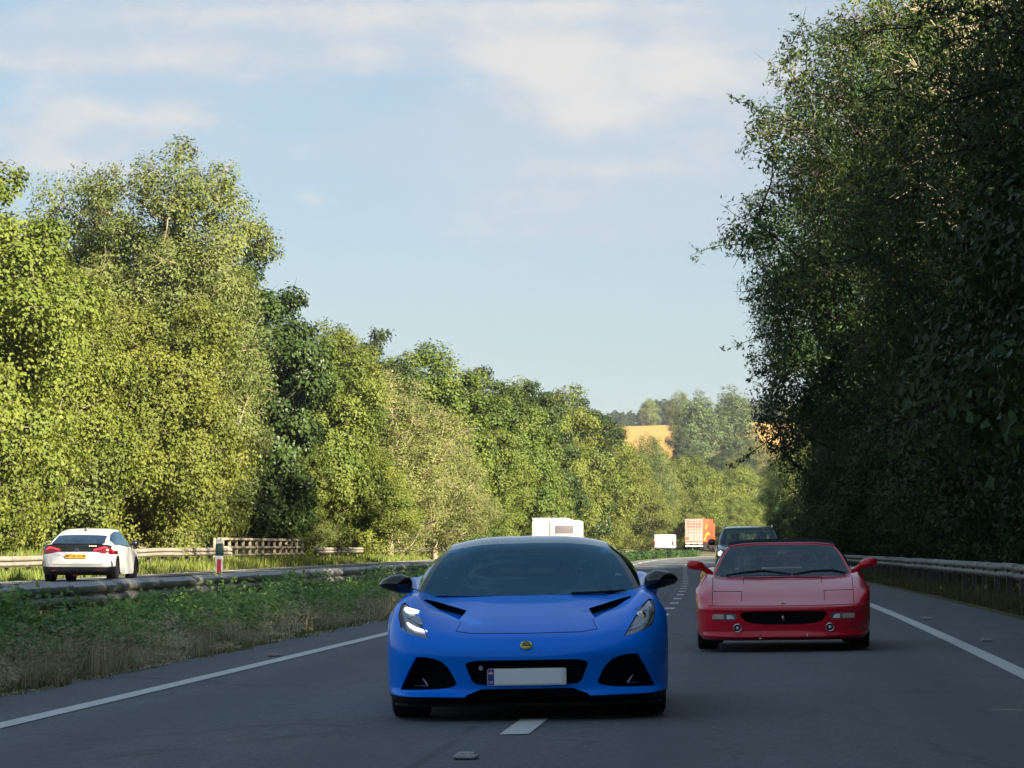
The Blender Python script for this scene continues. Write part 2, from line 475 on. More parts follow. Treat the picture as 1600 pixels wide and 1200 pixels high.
def ground_mat(name, c1, c2, c3, s1=0.35, s2=6.0, rough=0.95):
    m = bpy.data.materials.new(name); m.use_nodes = True
    nt = m.node_tree; N, L = nt.nodes.new, nt.links.new
    p = nt.nodes['Principled BSDF']; p.inputs['Roughness'].default_value = rough; p.inputs['Specular IOR Level'].default_value = 0.15
    tc = N('ShaderNodeTexCoord')
    def ns(s, d):
        n = N('ShaderNodeTexNoise'); n.inputs['Scale'].default_value = s; n.inputs['Detail'].default_value = d
        L(tc.outputs['Object'], n.inputs['Vector']); return n.outputs['Fac']
    def rg(v, a, b):
        r = N('ShaderNodeMapRange'); r.inputs[1].default_value = a; r.inputs[2].default_value = b; L(v, r.inputs[0]); return r.outputs[0]
    x = N('ShaderNodeMix'); x.data_type = 'RGBA'; x.inputs[6].default_value = (*c1, 1); x.inputs[7].default_value = (*c2, 1)
    L(rg(ns(s1, 6), 0.38, 0.62), x.inputs[0])
    y = N('ShaderNodeMix'); y.data_type = 'RGBA'; y.inputs[7].default_value = (*c3, 1)
    L(x.outputs[2], y.inputs[6]); L(rg(ns(s2, 6), 0.5, 0.72), y.inputs[0])
    L(y.outputs[2], p.inputs['Base Color'])
    b = N('ShaderNodeBump'); b.inputs['Strength'].default_value = 0.6; b.inputs['Distance'].default_value = 0.05
    L(ns(s2 * 4, 4), b.inputs['Height']); L(b.outputs[0], p.inputs['Normal'])
    return m

def asphalt_mat(name, base, tracks, worn=(0.21, 0.215, 0.22)):
    """stone-speckled asphalt; tracks = lateral positions polished by tyres"""
    m = bpy.data.materials.new(name); m.use_nodes = True
    nt = m.node_tree; N, L = nt.nodes.new, nt.links.new
    p = nt.nodes['Principled BSDF']; p.inputs['Roughness'].default_value = 0.78; p.inputs['Specular IOR Level'].default_value = 0.4
    tc = N('ShaderNodeTexCoord')
    at = N('ShaderNodeAttribute'); at.attribute_name = 'lat'
    ad = N('ShaderNodeAttribute'); ad.attribute_name = 'dist'
    def math_(op, a, b=None, c=None):
        k = N('ShaderNodeMath'); k.operation = op
        for i, v in enumerate((a, b, c)):
            if v is None: continue
            if isinstance(v, (int, float)): k.inputs[i].default_value = v
            else: L(v, k.inputs[i])
        return k.outputs[0]
    def rg(v, a, b, c=0.0, d=1.0):
        r = N('ShaderNodeMapRange'); L(v, r.inputs[0])
        for k, x in enumerate((a, b, c, d)): r.inputs[k + 1].default_value = x
        return r.outputs[0]
    def noise(s, det, vec=None, rough=0.6):
        n = N('ShaderNodeTexNoise'); n.inputs['Scale'].default_value = s; n.inputs['Detail'].default_value = det; n.inputs['Roughness'].default_value = rough
        L(vec if vec is not None else tc.outputs['Object'], n.inputs['Vector']); return n.outputs['Fac']
    def mixc(f, a, b):
        k = N('ShaderNodeMix'); k.data_type = 'RGBA'; L(f, k.inputs[0])
        for i, v in ((6, a), (7, b)):
            if isinstance(v, tuple): k.inputs[i].default_value = v
            else: L(v, k.inputs[i])
        return k.outputs[2]
    comb = N('ShaderNodeCombineXYZ')
    L(at.outputs['Fac'], comb.inputs[0]); L(math_('MULTIPLY', ad.outputs['Fac'], 0.04), comb.inputs[1])
    streak = noise(2.2, 7, comb.outputs[0], 0.65)
    b = tuple(base)
    col = mixc(rg(noise(0.45, 6), 0.35, 0.65), (*[x * 0.86 for x in b], 1), (*[x * 1.14 for x in b], 1))
    col = mixc(rg(streak, 0.40, 0.62, 0, 0.75), col, (*[x * 0.66 for x in b], 1))
    # stones showing through the binder
    col = mixc(rg(noise(14, 4, rough=0.85), 0.47, 0.64, 0, 0.55), col, (*worn, 1))
    col = mixc(rg(noise(22, 3, rough=0.85), 0.50, 0.62, 0, 0.6), col, (*[x * 0.45 for x in b], 1))
    col = mixc(rg(noise(38, 3, rough=0.8), 0.52, 0.62, 0, 0.75), col, (*worn, 1))
    col = mixc(rg(noise(55, 2, rough=0.8), 0.53, 0.62, 0, 0.6), col, (*[x * 0.4 for x in b], 1))
    tr = None
    for t in tracks:
        g = math_('POWER', 2.718, math_('MULTIPLY', math_('POWER', math_('ABSOLUTE', math_('SUBTRACT', at.outputs['Fac'], t)), 2.0), -9.0))
        tr = g if tr is None else math_('ADD', tr, g)
    if tr is not None:
        col = mixc(math_('MULTIPLY', tr, rg(noise(0.8, 4), 0.3, 0.7, 0.3, 0.8)), col, (*[x * 0.72 for x in b], 1))
    # fine cracks running along the lane joints
    v = N('ShaderNodeTexVoronoi'); v.feature = 'DISTANCE_TO_EDGE'; v.inputs['Scale'].default_value = 0.55
    cb2 = N('ShaderNodeCombineXYZ'); L(math_('ADD', at.outputs['Fac'], math_('MULTIPLY', noise(1.6, 5), 0.9)), cb2.inputs[0]); L(math_('MULTIPLY', ad.outputs['Fac'], 0.22), cb2.inputs[1])
    L(cb2.outputs[0], v.inputs['Vector'])
    crack = math_('MULTIPLY', rg(v.outputs['Distance'], 0.0, 0.016, 1.0, 0.0), rg(noise(0.3, 3), 0.46, 0.54))
    col = mixc(math_('MULTIPLY', crack, 0.35), col, (0.012, 0.012, 0.012, 1))
    # pale scuffs dragged across the carriageway
    cb3 = N('ShaderNodeCombineXYZ'); L(math_('MULTIPLY', at.outputs['Fac'], 0.25), cb3.inputs[0]); L(math_('MULTIPLY', ad.outputs['Fac'], 3.0), cb3.inputs[1])
    col = mixc(rg(noise(0.9, 5, cb3.outputs[0]), 0.66, 0.74, 0, 0.35), col, (0.16, 0.15, 0.14, 1))
    # dark repair joint beside the lane line and oil drips along the middle of each lane
    jt = rg(math_('ABSOLUTE', math_('SUBTRACT', math_('ADD', at.outputs['Fac'], math_('MULTIPLY', noise(0.7, 4), 0.10)), 3.33)), 0.012, 0.05, 0.6, 0.0)
    col = mixc(math_('MULTIPLY', jt, rg(noise(1.1, 5), 0.42, 0.55)), col, (*[x * 0.35 for x in b], 1))
    oil = rg(noise(3.2, 6, rough=0.7), 0.62, 0.74, 0, 0.35)
    col = mixc(oil, col, (*[x * 0.5 for x in b], 1))
    L(col, p.inputs['Base Color'])
    bp = N('ShaderNodeBump'); bp.inputs['Strength'].default_value = 0.55; bp.inputs['Distance'].default_value = 0.012
    L(noise(70, 3), bp.inputs['Height']); L(bp.outputs[0], p.inputs['Normal'])
    return m

def paint_mat(name, base, asphalt=(0.07, 0.072, 0.075), wear=0.55):
    m = bpy.data.materials.new(name); m.use_nodes = True
    nt = m.node_tree; N, L = nt.nodes.new, nt.links.new
    p = nt.nodes['Principled BSDF']; p.inputs['Roughness'].default_value = 0.7
    tc = N('ShaderNodeTexCoord')
    n = N('ShaderNodeTexNoise'); n.inputs['Scale'].default_value = 14; n.inputs['Detail'].default_value = 9; n.inputs['Roughness'].default_value = 0.75
    L(tc.outputs['Object'], n.inputs['Vector'])
    r = N('ShaderNodeMapRange'); r.inputs[1].default_value = 0.50; r.inputs[2].default_value = 0.72; r.inputs[4].default_value = wear
    L(n.outputs['Fac'], r.inputs[0])
    x = N('ShaderNodeMix'); x.data_type = 'RGBA'; x.inputs[6].default_value = (*base, 1); x.inputs[7].default_value = (*asphalt, 1)
    L(r.outputs[0], x.inputs[0]); L(x.outputs[2], p.inputs['Base Color'])
    return m

M['verge'] = ground_mat('verge_soil_and_grass', (0.065, 0.075, 0.022), (0.11, 0.095, 0.04), (0.14, 0.12, 0.06), 0.4, 5)
M['asphalt'] = asphalt_mat('asphalt', (0.122, 0.133, 0.143), (0.95, 2.75, 4.6, 6.4))
M['asphalt_far'] = asphalt_mat('asphalt_old', (0.075, 0.075, 0.072), (-11.8, -10.0, -8.0, -6.2))
M['line'] = paint_mat('road_paint', (0.62, 0.64, 0.60))
M['field'] = None

ds_far = np.concatenate([np.arange(-120, 120, 6.0), np.arange(120, 420, 10.0), np.arange(420, 1000, 25.0), [1050, 1150, 1300]])
def lift(D, U):
    # drops the open ground a little under the two carriageway sheets, and lifts far ground in gentle folds
    road = ((U > -1.35) & (U < 9.1)) | ((U > -12.95) & (U < -4.95))
    fold = np.where(np.abs(U) > 20, 0.35 * np.sin(D * 0.06) * np.cos(U * 0.08), 0)
    return np.where(road, -0.05, 0) + fold + np.clip((D - 500) / 500, 0, 1) ** 2 * 6 * (np.abs(U) > 22)
us = [-400, -250, -130, -90, -60, -45, -32, -24, -19, -16.5, -15, -13.6, -12.96, -12.9, -12.5, -5.5, -5.0, -4.94, -4.3, -3.7, -3.1, -2.2, -1.36, -1.3, -1.0, 2, 5, 8.5, 9.0, 9.12, 9.8, 11, 13.5, 18, 24, 30, 50, 70, 150, 400]
g = obj('ground', sheet('ground', ds_far, us, 0.0, [M['verge']], lift))
tag(g, kind='structure')

ds_road = np.concatenate([np.arange(-60, 120, 2.0), np.arange(120, 320, 5.0), np.arange(320, 721, 10.0)])
road = obj('road', sheet('road', ds_road, [-1.3, -0.9, 0, 0.9, 1.8, 2.7, 3.6, 4.5, 5.4, 6.3, 7.35, 8.2, 9.0], 0.0, [M['asphalt']]))
tag(road, kind='structure')
farroad = obj('road', sheet('road_far', ds_road, [-12.9, -11, -9, -7, -5.0], 0.02, [M['asphalt_far']]))
tag(farroad, kind='structure')

def strip(name, d0, d1, u0, u1, dz, parent, step=2.0, wob=0.0):
    ds = np.arange(d0, d1 + 1e-6, step) if d1 - d0 > step else np.linspace(d0, d1, 4)
    me = sheet(name, ds, [u0, u1], dz, [M['line']])
    return obj(name, me, parent)
strip('edge_line', -30, 700, -0.09, 0.09, 0.006, road)
strip('edge_line', -30, 700, 7.26, 7.44, 0.006, road)
strip('edge_line', -30, 700, -5.62, -5.47, 0.027, farroad)
strip('edge_line', -30, 700, -12.52, -12.37, 0.027, farroad)
d = 21.75
k = 0
while d < 330:
    strip('lane_dash', d, d + (2.1 if k == 0 else 1.65), 3.50, 3.68, 0.006, road)
    d += 6.2; k += 1
d = 60
while d < 330:
    strip('lane_dash', d, d + 2.0, -8.98, -8.85, 0.027, farroad)
    d += 9

# cat's-eye studs: a low rounded casting with two lens bars
def stud_mesh(col):
    bm = bmesh.new()
    add_box(bm, -0.065, 0.065, -0.11, 0.11, 0.0, 0.018, 0.012, 2)
    add_box(bm, -0.05, 0.05, -0.05, 0.05, 0.012, 0.032, 0.008, 2)
    me = bpy.data.meshes.new('stud_casting'); bm.to_mesh(me); bm.free(); me.materials.append(M['stud_white'])
    b2 = bmesh.new()
    for s in (-1, 1):
        add_lathe(b2, [(-0.004, 0.006), (0.0, 0.011), (0.004, 0.006)], 10, 'Y', (s * 0.022, -0.053, 0.022))
    add_box(b2, -0.06, 0.06, -0.09, -0.065, 0.012, 0.024, 0.003, 1)
    m2 = bpy.data.meshes.new('stud_lens'); b2.to_mesh(m2); b2.free(); m2.materials.append(col)
    return me, m2
st_w = stud_mesh(M['lamp_grey']); st_r = stud_mesh(M['stud_red'])
def stud(d, u, ms, label, group):
    e = empty('road_stud', WP(d, u, 0.004), (0, 0, yaw(d)), label, 'road stud', group)
    obj('casting', ms[0], e); obj('lens', ms[1], e)
for d, lab in ((24.5, 'red road stud outside the white edge line, nearest the bottom left corner'),
          (39.1, 'red road stud outside the left edge line, between the corner stud and the blue car')):
    stud(d, -0.24, st_r, lab, 'red studs along the left edge line')
stud(19.35, 3.50, st_w, 'pale road stud in the lane gap in front of the blue car', 'white studs along the lane line')
for d in (31.7, 43.9): stud(d, 3.59, st_w, 'pale road stud on the dashed lane line behind the blue car', 'white studs along the lane line')
stud(41.0, 7.72, st_w, 'pale stud beyond the right edge line, nearest the right side of the picture', 'studs along the right edge line')
stud(53.5, 7.68, st_w, 'pale stud beyond the right edge line, just right of the red car', 'studs along the right edge line')

# ------------------------------------------------------------------ safety barriers
def beam_mesh(length, mt, h=0.31, depth=0.083, face=1):
    """W-section rail running along +Y, 3 mm steel with a real thickness; face=+1 bulges to +X"""
    prof = [(0.0, 0.0), (0.012, 0.012), (0.072, 0.055), (0.080, 0.075), (0.080, 0.095), (0.070, 0.118), (0.008, 0.150),
            (0.008, 0.160), (0.070, 0.192), (0.080, 0.215), (0.080, 0.235), (0.072, 0.255), (0.012, 0.298), (0.0, 0.310)]
    n = len(prof)
    V = []; F = []
    for y in (0.0, length * 0.5, length):
        for x, z in prof: V.append((x * face, y, z))
        for x, z in prof: V.append(((x - 0.004) * face, y, z))
    for i in range(2):
        a = i * 2 * n; b = a + 2 * n
        for k in range(n - 1):
            F.append((a + k, a + k + 1, b + k + 1, b + k)); F.append((a + n + k, b + n + k, b + n + k + 1, a + n + k + 1))
        F.append((a, b, b + n, a + n)); F.append((a + n - 1, a + 2 * n - 1, b + 2 * n - 1, b + n - 1))
    for a in (0, 4 * n):
        for k in range(n - 1): F.append((a + k, a + n + k, a + n + k + 1, a + k + 1))
    # bolt heads at the lap
    for z in (0.045, 0.265):
        for y in (0.08, 0.24):
            o = len(V); x = 0.062 * face
            for dx in (0, 0.014 * face):
                for (dy, dz) in ((-0.016, 0), (0, -0.016), (0.016, 0), (0, 0.016)): V.append((x + dx, y + dy, z + dz))
            F += [(o, o + 1, o + 5, o + 4), (o + 1, o + 2, o + 6, o + 5), (o + 2, o + 3, o + 7, o + 6), (o + 3, o, o + 4, o + 7), (o + 4, o + 5, o + 6, o + 7)]
    me = mesh_np('beam', V, np.array(F), [mt], True)
    me.set_sharp_from_angle(angle=R_(24))
    return me
def post_mesh(h, mt, w=0.11):
    bm = bmesh.new()
    add_box(bm, -w / 2, -w / 2 + 0.008, -0.04, 0.04, -0.3, h)
    add_box(bm, w / 2 - 0.008, w / 2, -0.04, 0.04, -0.3, h)
    add_box(bm, -w / 2 + 0.008, w / 2 - 0.008, -0.004, 0.004, -0.3, h - 0.002)
    me = bpy.data.meshes.new('post'); bm.to_mesh(me); bm.free(); me.materials.append(mt)
    return me
def barrier(label, d0, d1, u, top, mt, group, two_sided=False, face=1, pitch=3.2, pmat=None, zjit=0.005):
    e = empty('safety_barrier', WP(d0, u), (0, 0, 0), label, 'barrier', group)
    off = Vector(e.location)
    faces = (1, -1) if two_sided else (face,)
    bms = {f: beam_mesh(pitch + 0.30, mt, face=f) for f in faces}
    pm = post_mesh(top - 0.02, pmat or M['post_steel'])
    d = d0; rr = random.Random(int(d0 * 7 + u * 3)); i = 0
    while d < d1 and i < 140:
        p0 = Vector(WP(d, u)) - off; p1 = Vector(WP(d + pitch, u)) - off
        dirv = (p1 - p0).normalized()
        rz = -math.atan2(dirv.x, dirv.y); rx = math.asin(dirv.z)
        for f in faces:
            o = obj('beam', bms[f], e, p0 + Vector((f * (0.075 + 0.003 * (i % 2)), 0, top - 0.31 + rr.uniform(-zjit, zjit) + 0.004 * (i % 2))), (rx + rr.uniform(-0.002, 0.002), rr.uniform(-0.008, 0.008), rz))
        obj('post', pm, e, p0 + Vector((0, 1.6, -0.02)), (0, 0, rz))
        d += pitch; i += 1
    return e
barrier('grey double sided steel barrier along the central reservation behind the weeds', 22, 330, -3.05, 0.74, M['galv'], 'steel safety barriers', True)
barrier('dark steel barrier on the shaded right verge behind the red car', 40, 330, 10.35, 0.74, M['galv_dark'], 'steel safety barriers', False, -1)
barrier('weathered far side barrier running behind the white hatchback up to the timber fence', 90, 144, -15.0, 0.60, M['rail_warm'], 'steel safety barriers', False, 1)
barrier('long pale far side barrier starting right of the timber fence', 178, 420, -15.0, 0.60, M['rail_warm'], 'steel safety barriers', False, 1)

def far_fence():
    e = empty('timber_fence', WP(145, -15.6), label='open three rail timber fence with many posts on the far verge', cat='fence')
    off = Vector(e.location)
    n = 15
    bm = bmesh.new(); add_box(bm, -0.06, 0.06, -0.06, 0.06, -0.3, 0.92, 0.012, 1)
    pm = bpy.data.meshes.new('fence_post'); bm.to_mesh(pm); bm.free(); pm.materials.append(M['fence_wood'])
    step = 33.0 / (n - 1)
    for i in range(n):
        p = Vector(WP(145 + i * step, -15.6)) - off
        obj('fence_post', pm, e, p, (0, random.uniform(-0.02, 0.02), yaw(150)))
    for z, w in ((0.87, 0.10), (0.52, 0.09), (0.20, 0.08)):
        for i in range(0, n - 1, 2):
            p = Vector(WP(145 + i * step, -15.6)) - off; q = Vector(WP(145 + (i + 2) * step, -15.6)) - off
            b2 = bmesh.new(); ln = (q - p).length
            add_box(b2, 0.073, 0.115, 0, ln - 0.02, z - w / 2, z + w / 2, 0.008, 1)
            o = bm_obj('fence_rail', b2, M['fence_wood'], e, None, p, (0, random.uniform(-0.01, 0.01), -math.atan2((q - p).x, (q - p).y)))
far_fence()

def marker_post():
    x, y, z = WP(62.5, -4.29)
    e = empty('marker_post', (x, y, z - 0.09), (0, 0.02, 0.05), 'white marker post with red reflector and dark green band behind the median barrier', 'marker post')
    bm = bmesh.new(); add_box(bm, -0.068, 0.068, -0.035, 0.035, -0.2, 0.98, 0.012, 2); bm_obj('post_body', bm, M['post_white'], e, 40)
    bm = bmesh.new(); add_box(bm, -0.071, 0.071, -0.038, 0.038, 0.98, 1.19, 0.012, 2); bm_obj('green_band', bm, M['post_green'], e, 40)
    bm = bmesh.new(); add_box(bm, -0.068, 0.068, -0.035, 0.035, 1.19, 1.27, 0.016, 2); bm_obj('cap', bm, M['post_white'], e, 40)
    bm = bmesh.new(); add_box(bm, -0.036, 0.036, -0.043, -0.033, 0.66, 0.92, 0.003, 1); bm_obj('reflector', bm, M['reflector_red'], e)
    bm = bmesh.new(); add_box(bm, -0.036, 0.036, 0.033, 0.043, 0.66, 0.92, 0.003, 1); bm_obj('reflector', bm, M['reflector_red'], e)
marker_post()

def clearway_sign():
    x, y, z = WP(442, -14.2)
    e = empty('road_sign', (x, y, z), (0, 0, yaw(442)), 'small round purple blue sign with red cross on a thin pole by the far hedge', 'road sign')
    bm = bmesh.new(); add_tube(bm, [(0, 0.05, -0.3), (0, 0.05, 2.6)], 0.045, 10); bm_obj('pole', bm, M['post_steel'], e, 40)
    bm = bmesh.new(); add_lathe(bm, [(0.0, 0.40), (0.012, 0.40)], 36, 'Y', (0, 0, 2.1)); bm_obj('sign_face', bm, M['sign_blue'], e, 40)
    bm = bmesh.new()
    for k in range(36):
        a, b = 2 * pi * k / 36, 2 * pi * (k + 1) / 36
        q = [bm.verts.new((r * cos(t), -0.004, 2.1 + r * sin(t))) for r, t in ((0.32, a), (0.40, a), (0.40, b), (0.32, b))]
        w = [bm.verts.new((v.co.x, -0.001, v.co.z)) for v in q]
        bm.faces.new(q); bm.faces.new(w[::-1]); bm.faces.new((q[0], w[0], w[1], q[1])); bm.faces.new((q[2], w[2], w[3], q[3]))
    bm_obj('red_ring', bm, M['sign_red'], e)
    bm = bmesh.new()
    for a, y0 in ((pi / 4, -0.008), (-pi / 4, -0.012)):
        add_box(bm, -0.29, 0.29, y0, y0 + 0.0035, 2.06, 2.14, rot=Matrix.Rotation(a, 3, 'Y'), piv=Vector((0, -0.006, 2.1)))
    bm_obj('red_cross', bm, M['sign_red'], e)
clearway_sign()
# ------------------------------------------------------------------ trees
def nrm(v):
    return v / np.maximum(np.linalg.norm(v, axis=-1, keepdims=True), 1e-9)

def tubes_np(P0, P1, R0, R1, seg=4):
    """many straight tapered tubes -> verts, quads"""
    P0, P1 = np.asarray(P0, float), np.asarray(P1, float)
    n = len(P0)
    t = nrm(P1 - P0)
    ref = np.where(np.abs(t[:, 2:3]) < 0.9, np.array([[0, 0, 1.0]]), np.array([[1.0, 0, 0]]))
    a = nrm(np.cross(t, ref)); b = np.cross(t, a)
    ang = np.arange(seg) * 2 * pi / seg
    c = np.cos(ang)[None, :, None]; s = np.sin(ang)[None, :, None]
    ring = a[:, None, :] * c + b[:, None, :] * s
    V = np.concatenate([P0[:, None] + ring * np.asarray(R0)[:, None, None], P1[:, None] + ring * np.asarray(R1)[:, None, None]], 1)
    base = (np.arange(n) * 2 * seg)[:, None]
    k = np.arange(seg)[None, :]; k2 = (k + 1) % seg
    F = np.stack([base + k, base + k2, base + seg + k2, base + seg + k], -1).reshape(-1, 4)
    return V.reshape(-1, 3), F

def leaves_np(P, Nn, size, aspect, g, droop=0.0):
    """rhombic leaves, slightly folded along the midrib"""
    n = len(P)
    t = g.normal(size=(n, 3)); t[:, 2] -= droop
    t = nrm(t - Nn * np.sum(t * Nn, 1, keepdims=True))
    b = np.cross(Nn, t)
    L = (size * g.uniform(0.65, 1.3, n))[:, None]; W = L * aspect
    c = P
    V = np.stack([c - t * L * 0.5, c + b * W * 0.5 + Nn * W * 0.16 - t * L * 0.05, c + t * L * 0.5, c - b * W * 0.5 + Nn * W * 0.16 - t * L * 0.05], 1)
    F = np.arange(n * 4).reshape(n, 4)
    return V.reshape(-1, 3), F

def grow(seed, H, Rr, base, n_clump, n_leaf, lsize, aspect, clump_r, lmat, bmat, trunk_r=0.22, shell=0.45, twigs=5, shape='round',
         droop=0.0, squash=0.75, tw_r=0.018, limb_up=0.35, sprays=0, spray_len=2.0, tip=1.0):
    g = np.random.default_rng(seed)
    hz = (H - base) / 2; cz = (H + base) / 2
    C = []
    tries = 0
    ph = g.uniform(0, 6.28, 6)
    mind = clump_r * 1.05
    while len(C) < n_clump and tries < n_clump * 60:
        tries += 1
        v = g.normal(size=3); v /= np.linalg.norm(v)
        f = g.uniform(0, 1) ** shell
        th = math.atan2(v[1], v[0])
        lob = 1 + 0.16 * sin(2 * th + ph[0] + 2 * v[2]) + 0.12 * sin(3 * th + ph[1] - 3 * v[2]) + 0.10 * sin(5 * v[2] + ph[2] + th)
        p = np.array([v[0] * Rr * f * lob, v[1] * Rr * f * lob, cz + v[2] * hz * f])
        zz = (p[2] - base) / (H - base)
        if shape == 'round':
            p[:2] *= 1.0 if zz < 0.55 else max(0.45, 1 - (zz - 0.55) * 0.75)
        elif shape == 'bush':
            p[:2] *= 1.15 if zz < 0.4 else 1
        elif shape == 'vase':
            p[:2] *= 0.55 + 0.6 * min(1, zz * 1.4)
        if p[2] < base * 0.6 + 0.2: continue
        if C and np.min(np.linalg.norm(np.array(C) - p, axis=1)) < mind * (0.6 if tries > n_clump * 30 else 1): continue
        C.append(p)
    C = np.array(C); n_clump = len(C)
    # skeleton: every clump hangs on the nearest node nearer to the trunk
    lean = g.normal(0, 0.03 * H, 2)
    tz = np.linspace(0, H * 0.82, 9)
    T = np.stack([lean[0] * (tz / H) ** 1.5 + g.normal(0, 0.06, 9), lean[1] * (tz / H) ** 1.5 + g.normal(0, 0.06, 9), tz], 1); T[0] = 0
    nodes = list(T); par = [-1] + list(range(8)); 
    order = np.argsort(np.linalg.norm(C[:, :2], axis=1) + 0.2 * np.abs(C[:, 2] - cz))
    for i in order:
        A = np.array(nodes)
        dv = C[i] - A
        dist = np.linalg.norm(dv, axis=1)
        pen = dist + np.where(dv[:, 2] < dist * limb_up, (dist * limb_up - dv[:, 2]) * 1.4, 0)
        pen[0] += 50; pen[1] += 3
        j = int(np.argmin(pen))
        nodes.append(C[i]); par.append(j)
    cnt = np.ones(len(nodes))
    for i in range(len(nodes) - 1, 8, -1): cnt[par[i]] += cnt[i]
    for i in range(8, 0, -1): cnt[par[i]] += cnt[i]
    rad = trunk_r * (cnt / cnt[0]) ** 0.5
    rad[:9] = np.maximum(rad[:9], trunk_r * np.linspace(1, 0.25, 9)); rad[0] *= 1.25
    P0, P1, R0, R1 = [], [], [], []
    for i in range(1, len(nodes)):
        a, b = np.array(nodes[par[i]]), np.array(nodes[i])
        ra = rad[par[i]] if i < 9 else min(rad[par[i]], rad[i] * 1.5); rb = rad[i] if i < 9 else max(rad[i] * 0.8, tw_r)
        if i < 9:
            P0.append(a); P1.append(b); R0.append(ra); R1.append(rb)
        else:
            L = np.linalg.norm(b - a)
            m = (a + b) / 2 + g.normal(0, 0.07 * L, 3) + np.array([0, 0, -0.06 * L])
            P0 += [a, m]; P1 += [m, b]; R0 += [ra, (ra + rb) / 2]; R1 += [(ra + rb) / 2, rb]
    # twigs
    tp0, tp1, tr0, tr1, tips = [], [], [], [], []
    for i in range(n_clump):
        for k in range(twigs):
            v = g.normal(size=3); o = C[i] - np.array([0, 0, cz]); o /= max(np.linalg.norm(o), 1e-6)
            v = v / np.linalg.norm(v) + o * 0.6; v[2] = v[2] * 0.8 + 0.15
            e = C[i] + v / np.linalg.norm(v) * clump_r * g.uniform(0.7, 1.25)
            m = (C[i] + e) / 2 + g.normal(0, 0.10, 3) * clump_r
            tp0 += [C[i], m]; tp1 += [m, e]; tr0 += [tw_r, tw_r * 0.7]; tr1 += [tw_r * 0.7, tw_r * 0.3]; tips.append(e)
    extraL, extraN, extraT = [], [], []
    # long sprays that stick out of the outline
    for k in range(sprays):
        i = int(g.integers(n_clump)); o = C[i] - np.array([0, 0, cz]); o /= max(np.linalg.norm(o), 1e-6)
        a = C[i].copy(); dv = o * np.array([1, 1, 0.45]) + g.normal(0, 0.25, 3); dv /= np.linalg.norm(dv)
        segs = 6; ln = spray_len * g.uniform(0.6, 1.2)
        for s in range(segs):
            b = a + dv * ln / segs; dv = dv + np.array([0, 0, -0.10]) + g.normal(0, 0.12, 3); dv /= np.linalg.norm(dv)
            r0 = 0.03 * (1 - s / segs) + 0.006
            tp0.append(a); tp1.append(b); tr0.append(r0); tr1.append(0.03 * (1 - (s + 1) / segs) + 0.006)
            if s >= 1:
                for q in range(2):
                    w = g.normal(size=3); w /= np.linalg.norm(w); e = b + w * g.uniform(0.25, 0.6)
                    tp0.append(b); tp1.append(e); tr0.append(0.008); tr1.append(0.004)
                    nl = 9
                    tt = g.uniform(0.1, 1.1, nl)[:, None]
                    extraL.append(b + (e - b) * tt + g.normal(0, 0.07, (nl, 3))); extraN.append(nrm(g.normal(size=(nl, 3)) + [0, 0, 0.7]))
            a = b
    bv, bf = tubes_np(np.array(P0 + tp0), np.array(P1 + tp1), np.array(R0 + tr0), np.array(R1 + tr1), 5)
    # leaves
    per = max(1, n_leaf // n_clump)
    cid = np.repeat(np.arange(n_clump), per)
    n = len(cid)
    v = nrm(g.normal(size=(n, 3)))
    f = g.uniform(0, 1, n) ** 0.45
    rr = clump_r * g.uniform(0.75, 1.25, n_clump)[cid]
    off = v * (f * rr)[:, None] * np.array([1, 1, squash])
    # clumps break up into smaller sprigs
    sp = nrm(g.normal(size=(n_clump, 14, 3)))
    pick = g.integers(0, 14, n)
    near = sp[cid, pick] * rr[:, None] * 0.78 * np.array([1, 1, squash]) + g.normal(0, 0.22, (n, 3)) * rr[:, None] * 0.8
    use = g.uniform(0, 1, n) < 0.6
    off = np.where(use[:, None], near, off)
    P = C[cid] + off
    o = nrm(P - np.array([0, 0, cz]) * 1.0)
    Nn = nrm(nrm(off) * 0.55 + o * 0.35 + np.array([0, 0, 0.35]) + g.normal(0, 0.34, (n, 3)))
    keep = P[:, 2] > 0.15
    P, Nn, cid = P[keep], Nn[keep], cid[keep]
    ct = g.uniform(0.15, 0.75, n_clump)
    tint = np.clip(ct[cid] + g.normal(0, 0.11, len(P)), 0, 1)
    if extraL:
        eL = np.concatenate(extraL); P = np.concatenate([P, eL]); Nn = np.concatenate([Nn, np.concatenate(extraN)])
        tint = np.concatenate([tint, np.clip(g.normal(0.45, 0.2, len(eL)), 0, 1)])
    lv, lf = leaves_np(P, Nn, lsize, aspect, g, droop)
    crown = mesh_np('crown', lv, lf, [lmat], False, {'tint': np.repeat(tint, 4)})
    trunk = mesh_np('trunk', bv, bf, [bmat], True)
    return trunk, crown, float(np.percentile(lv[:, 2], 99.7))

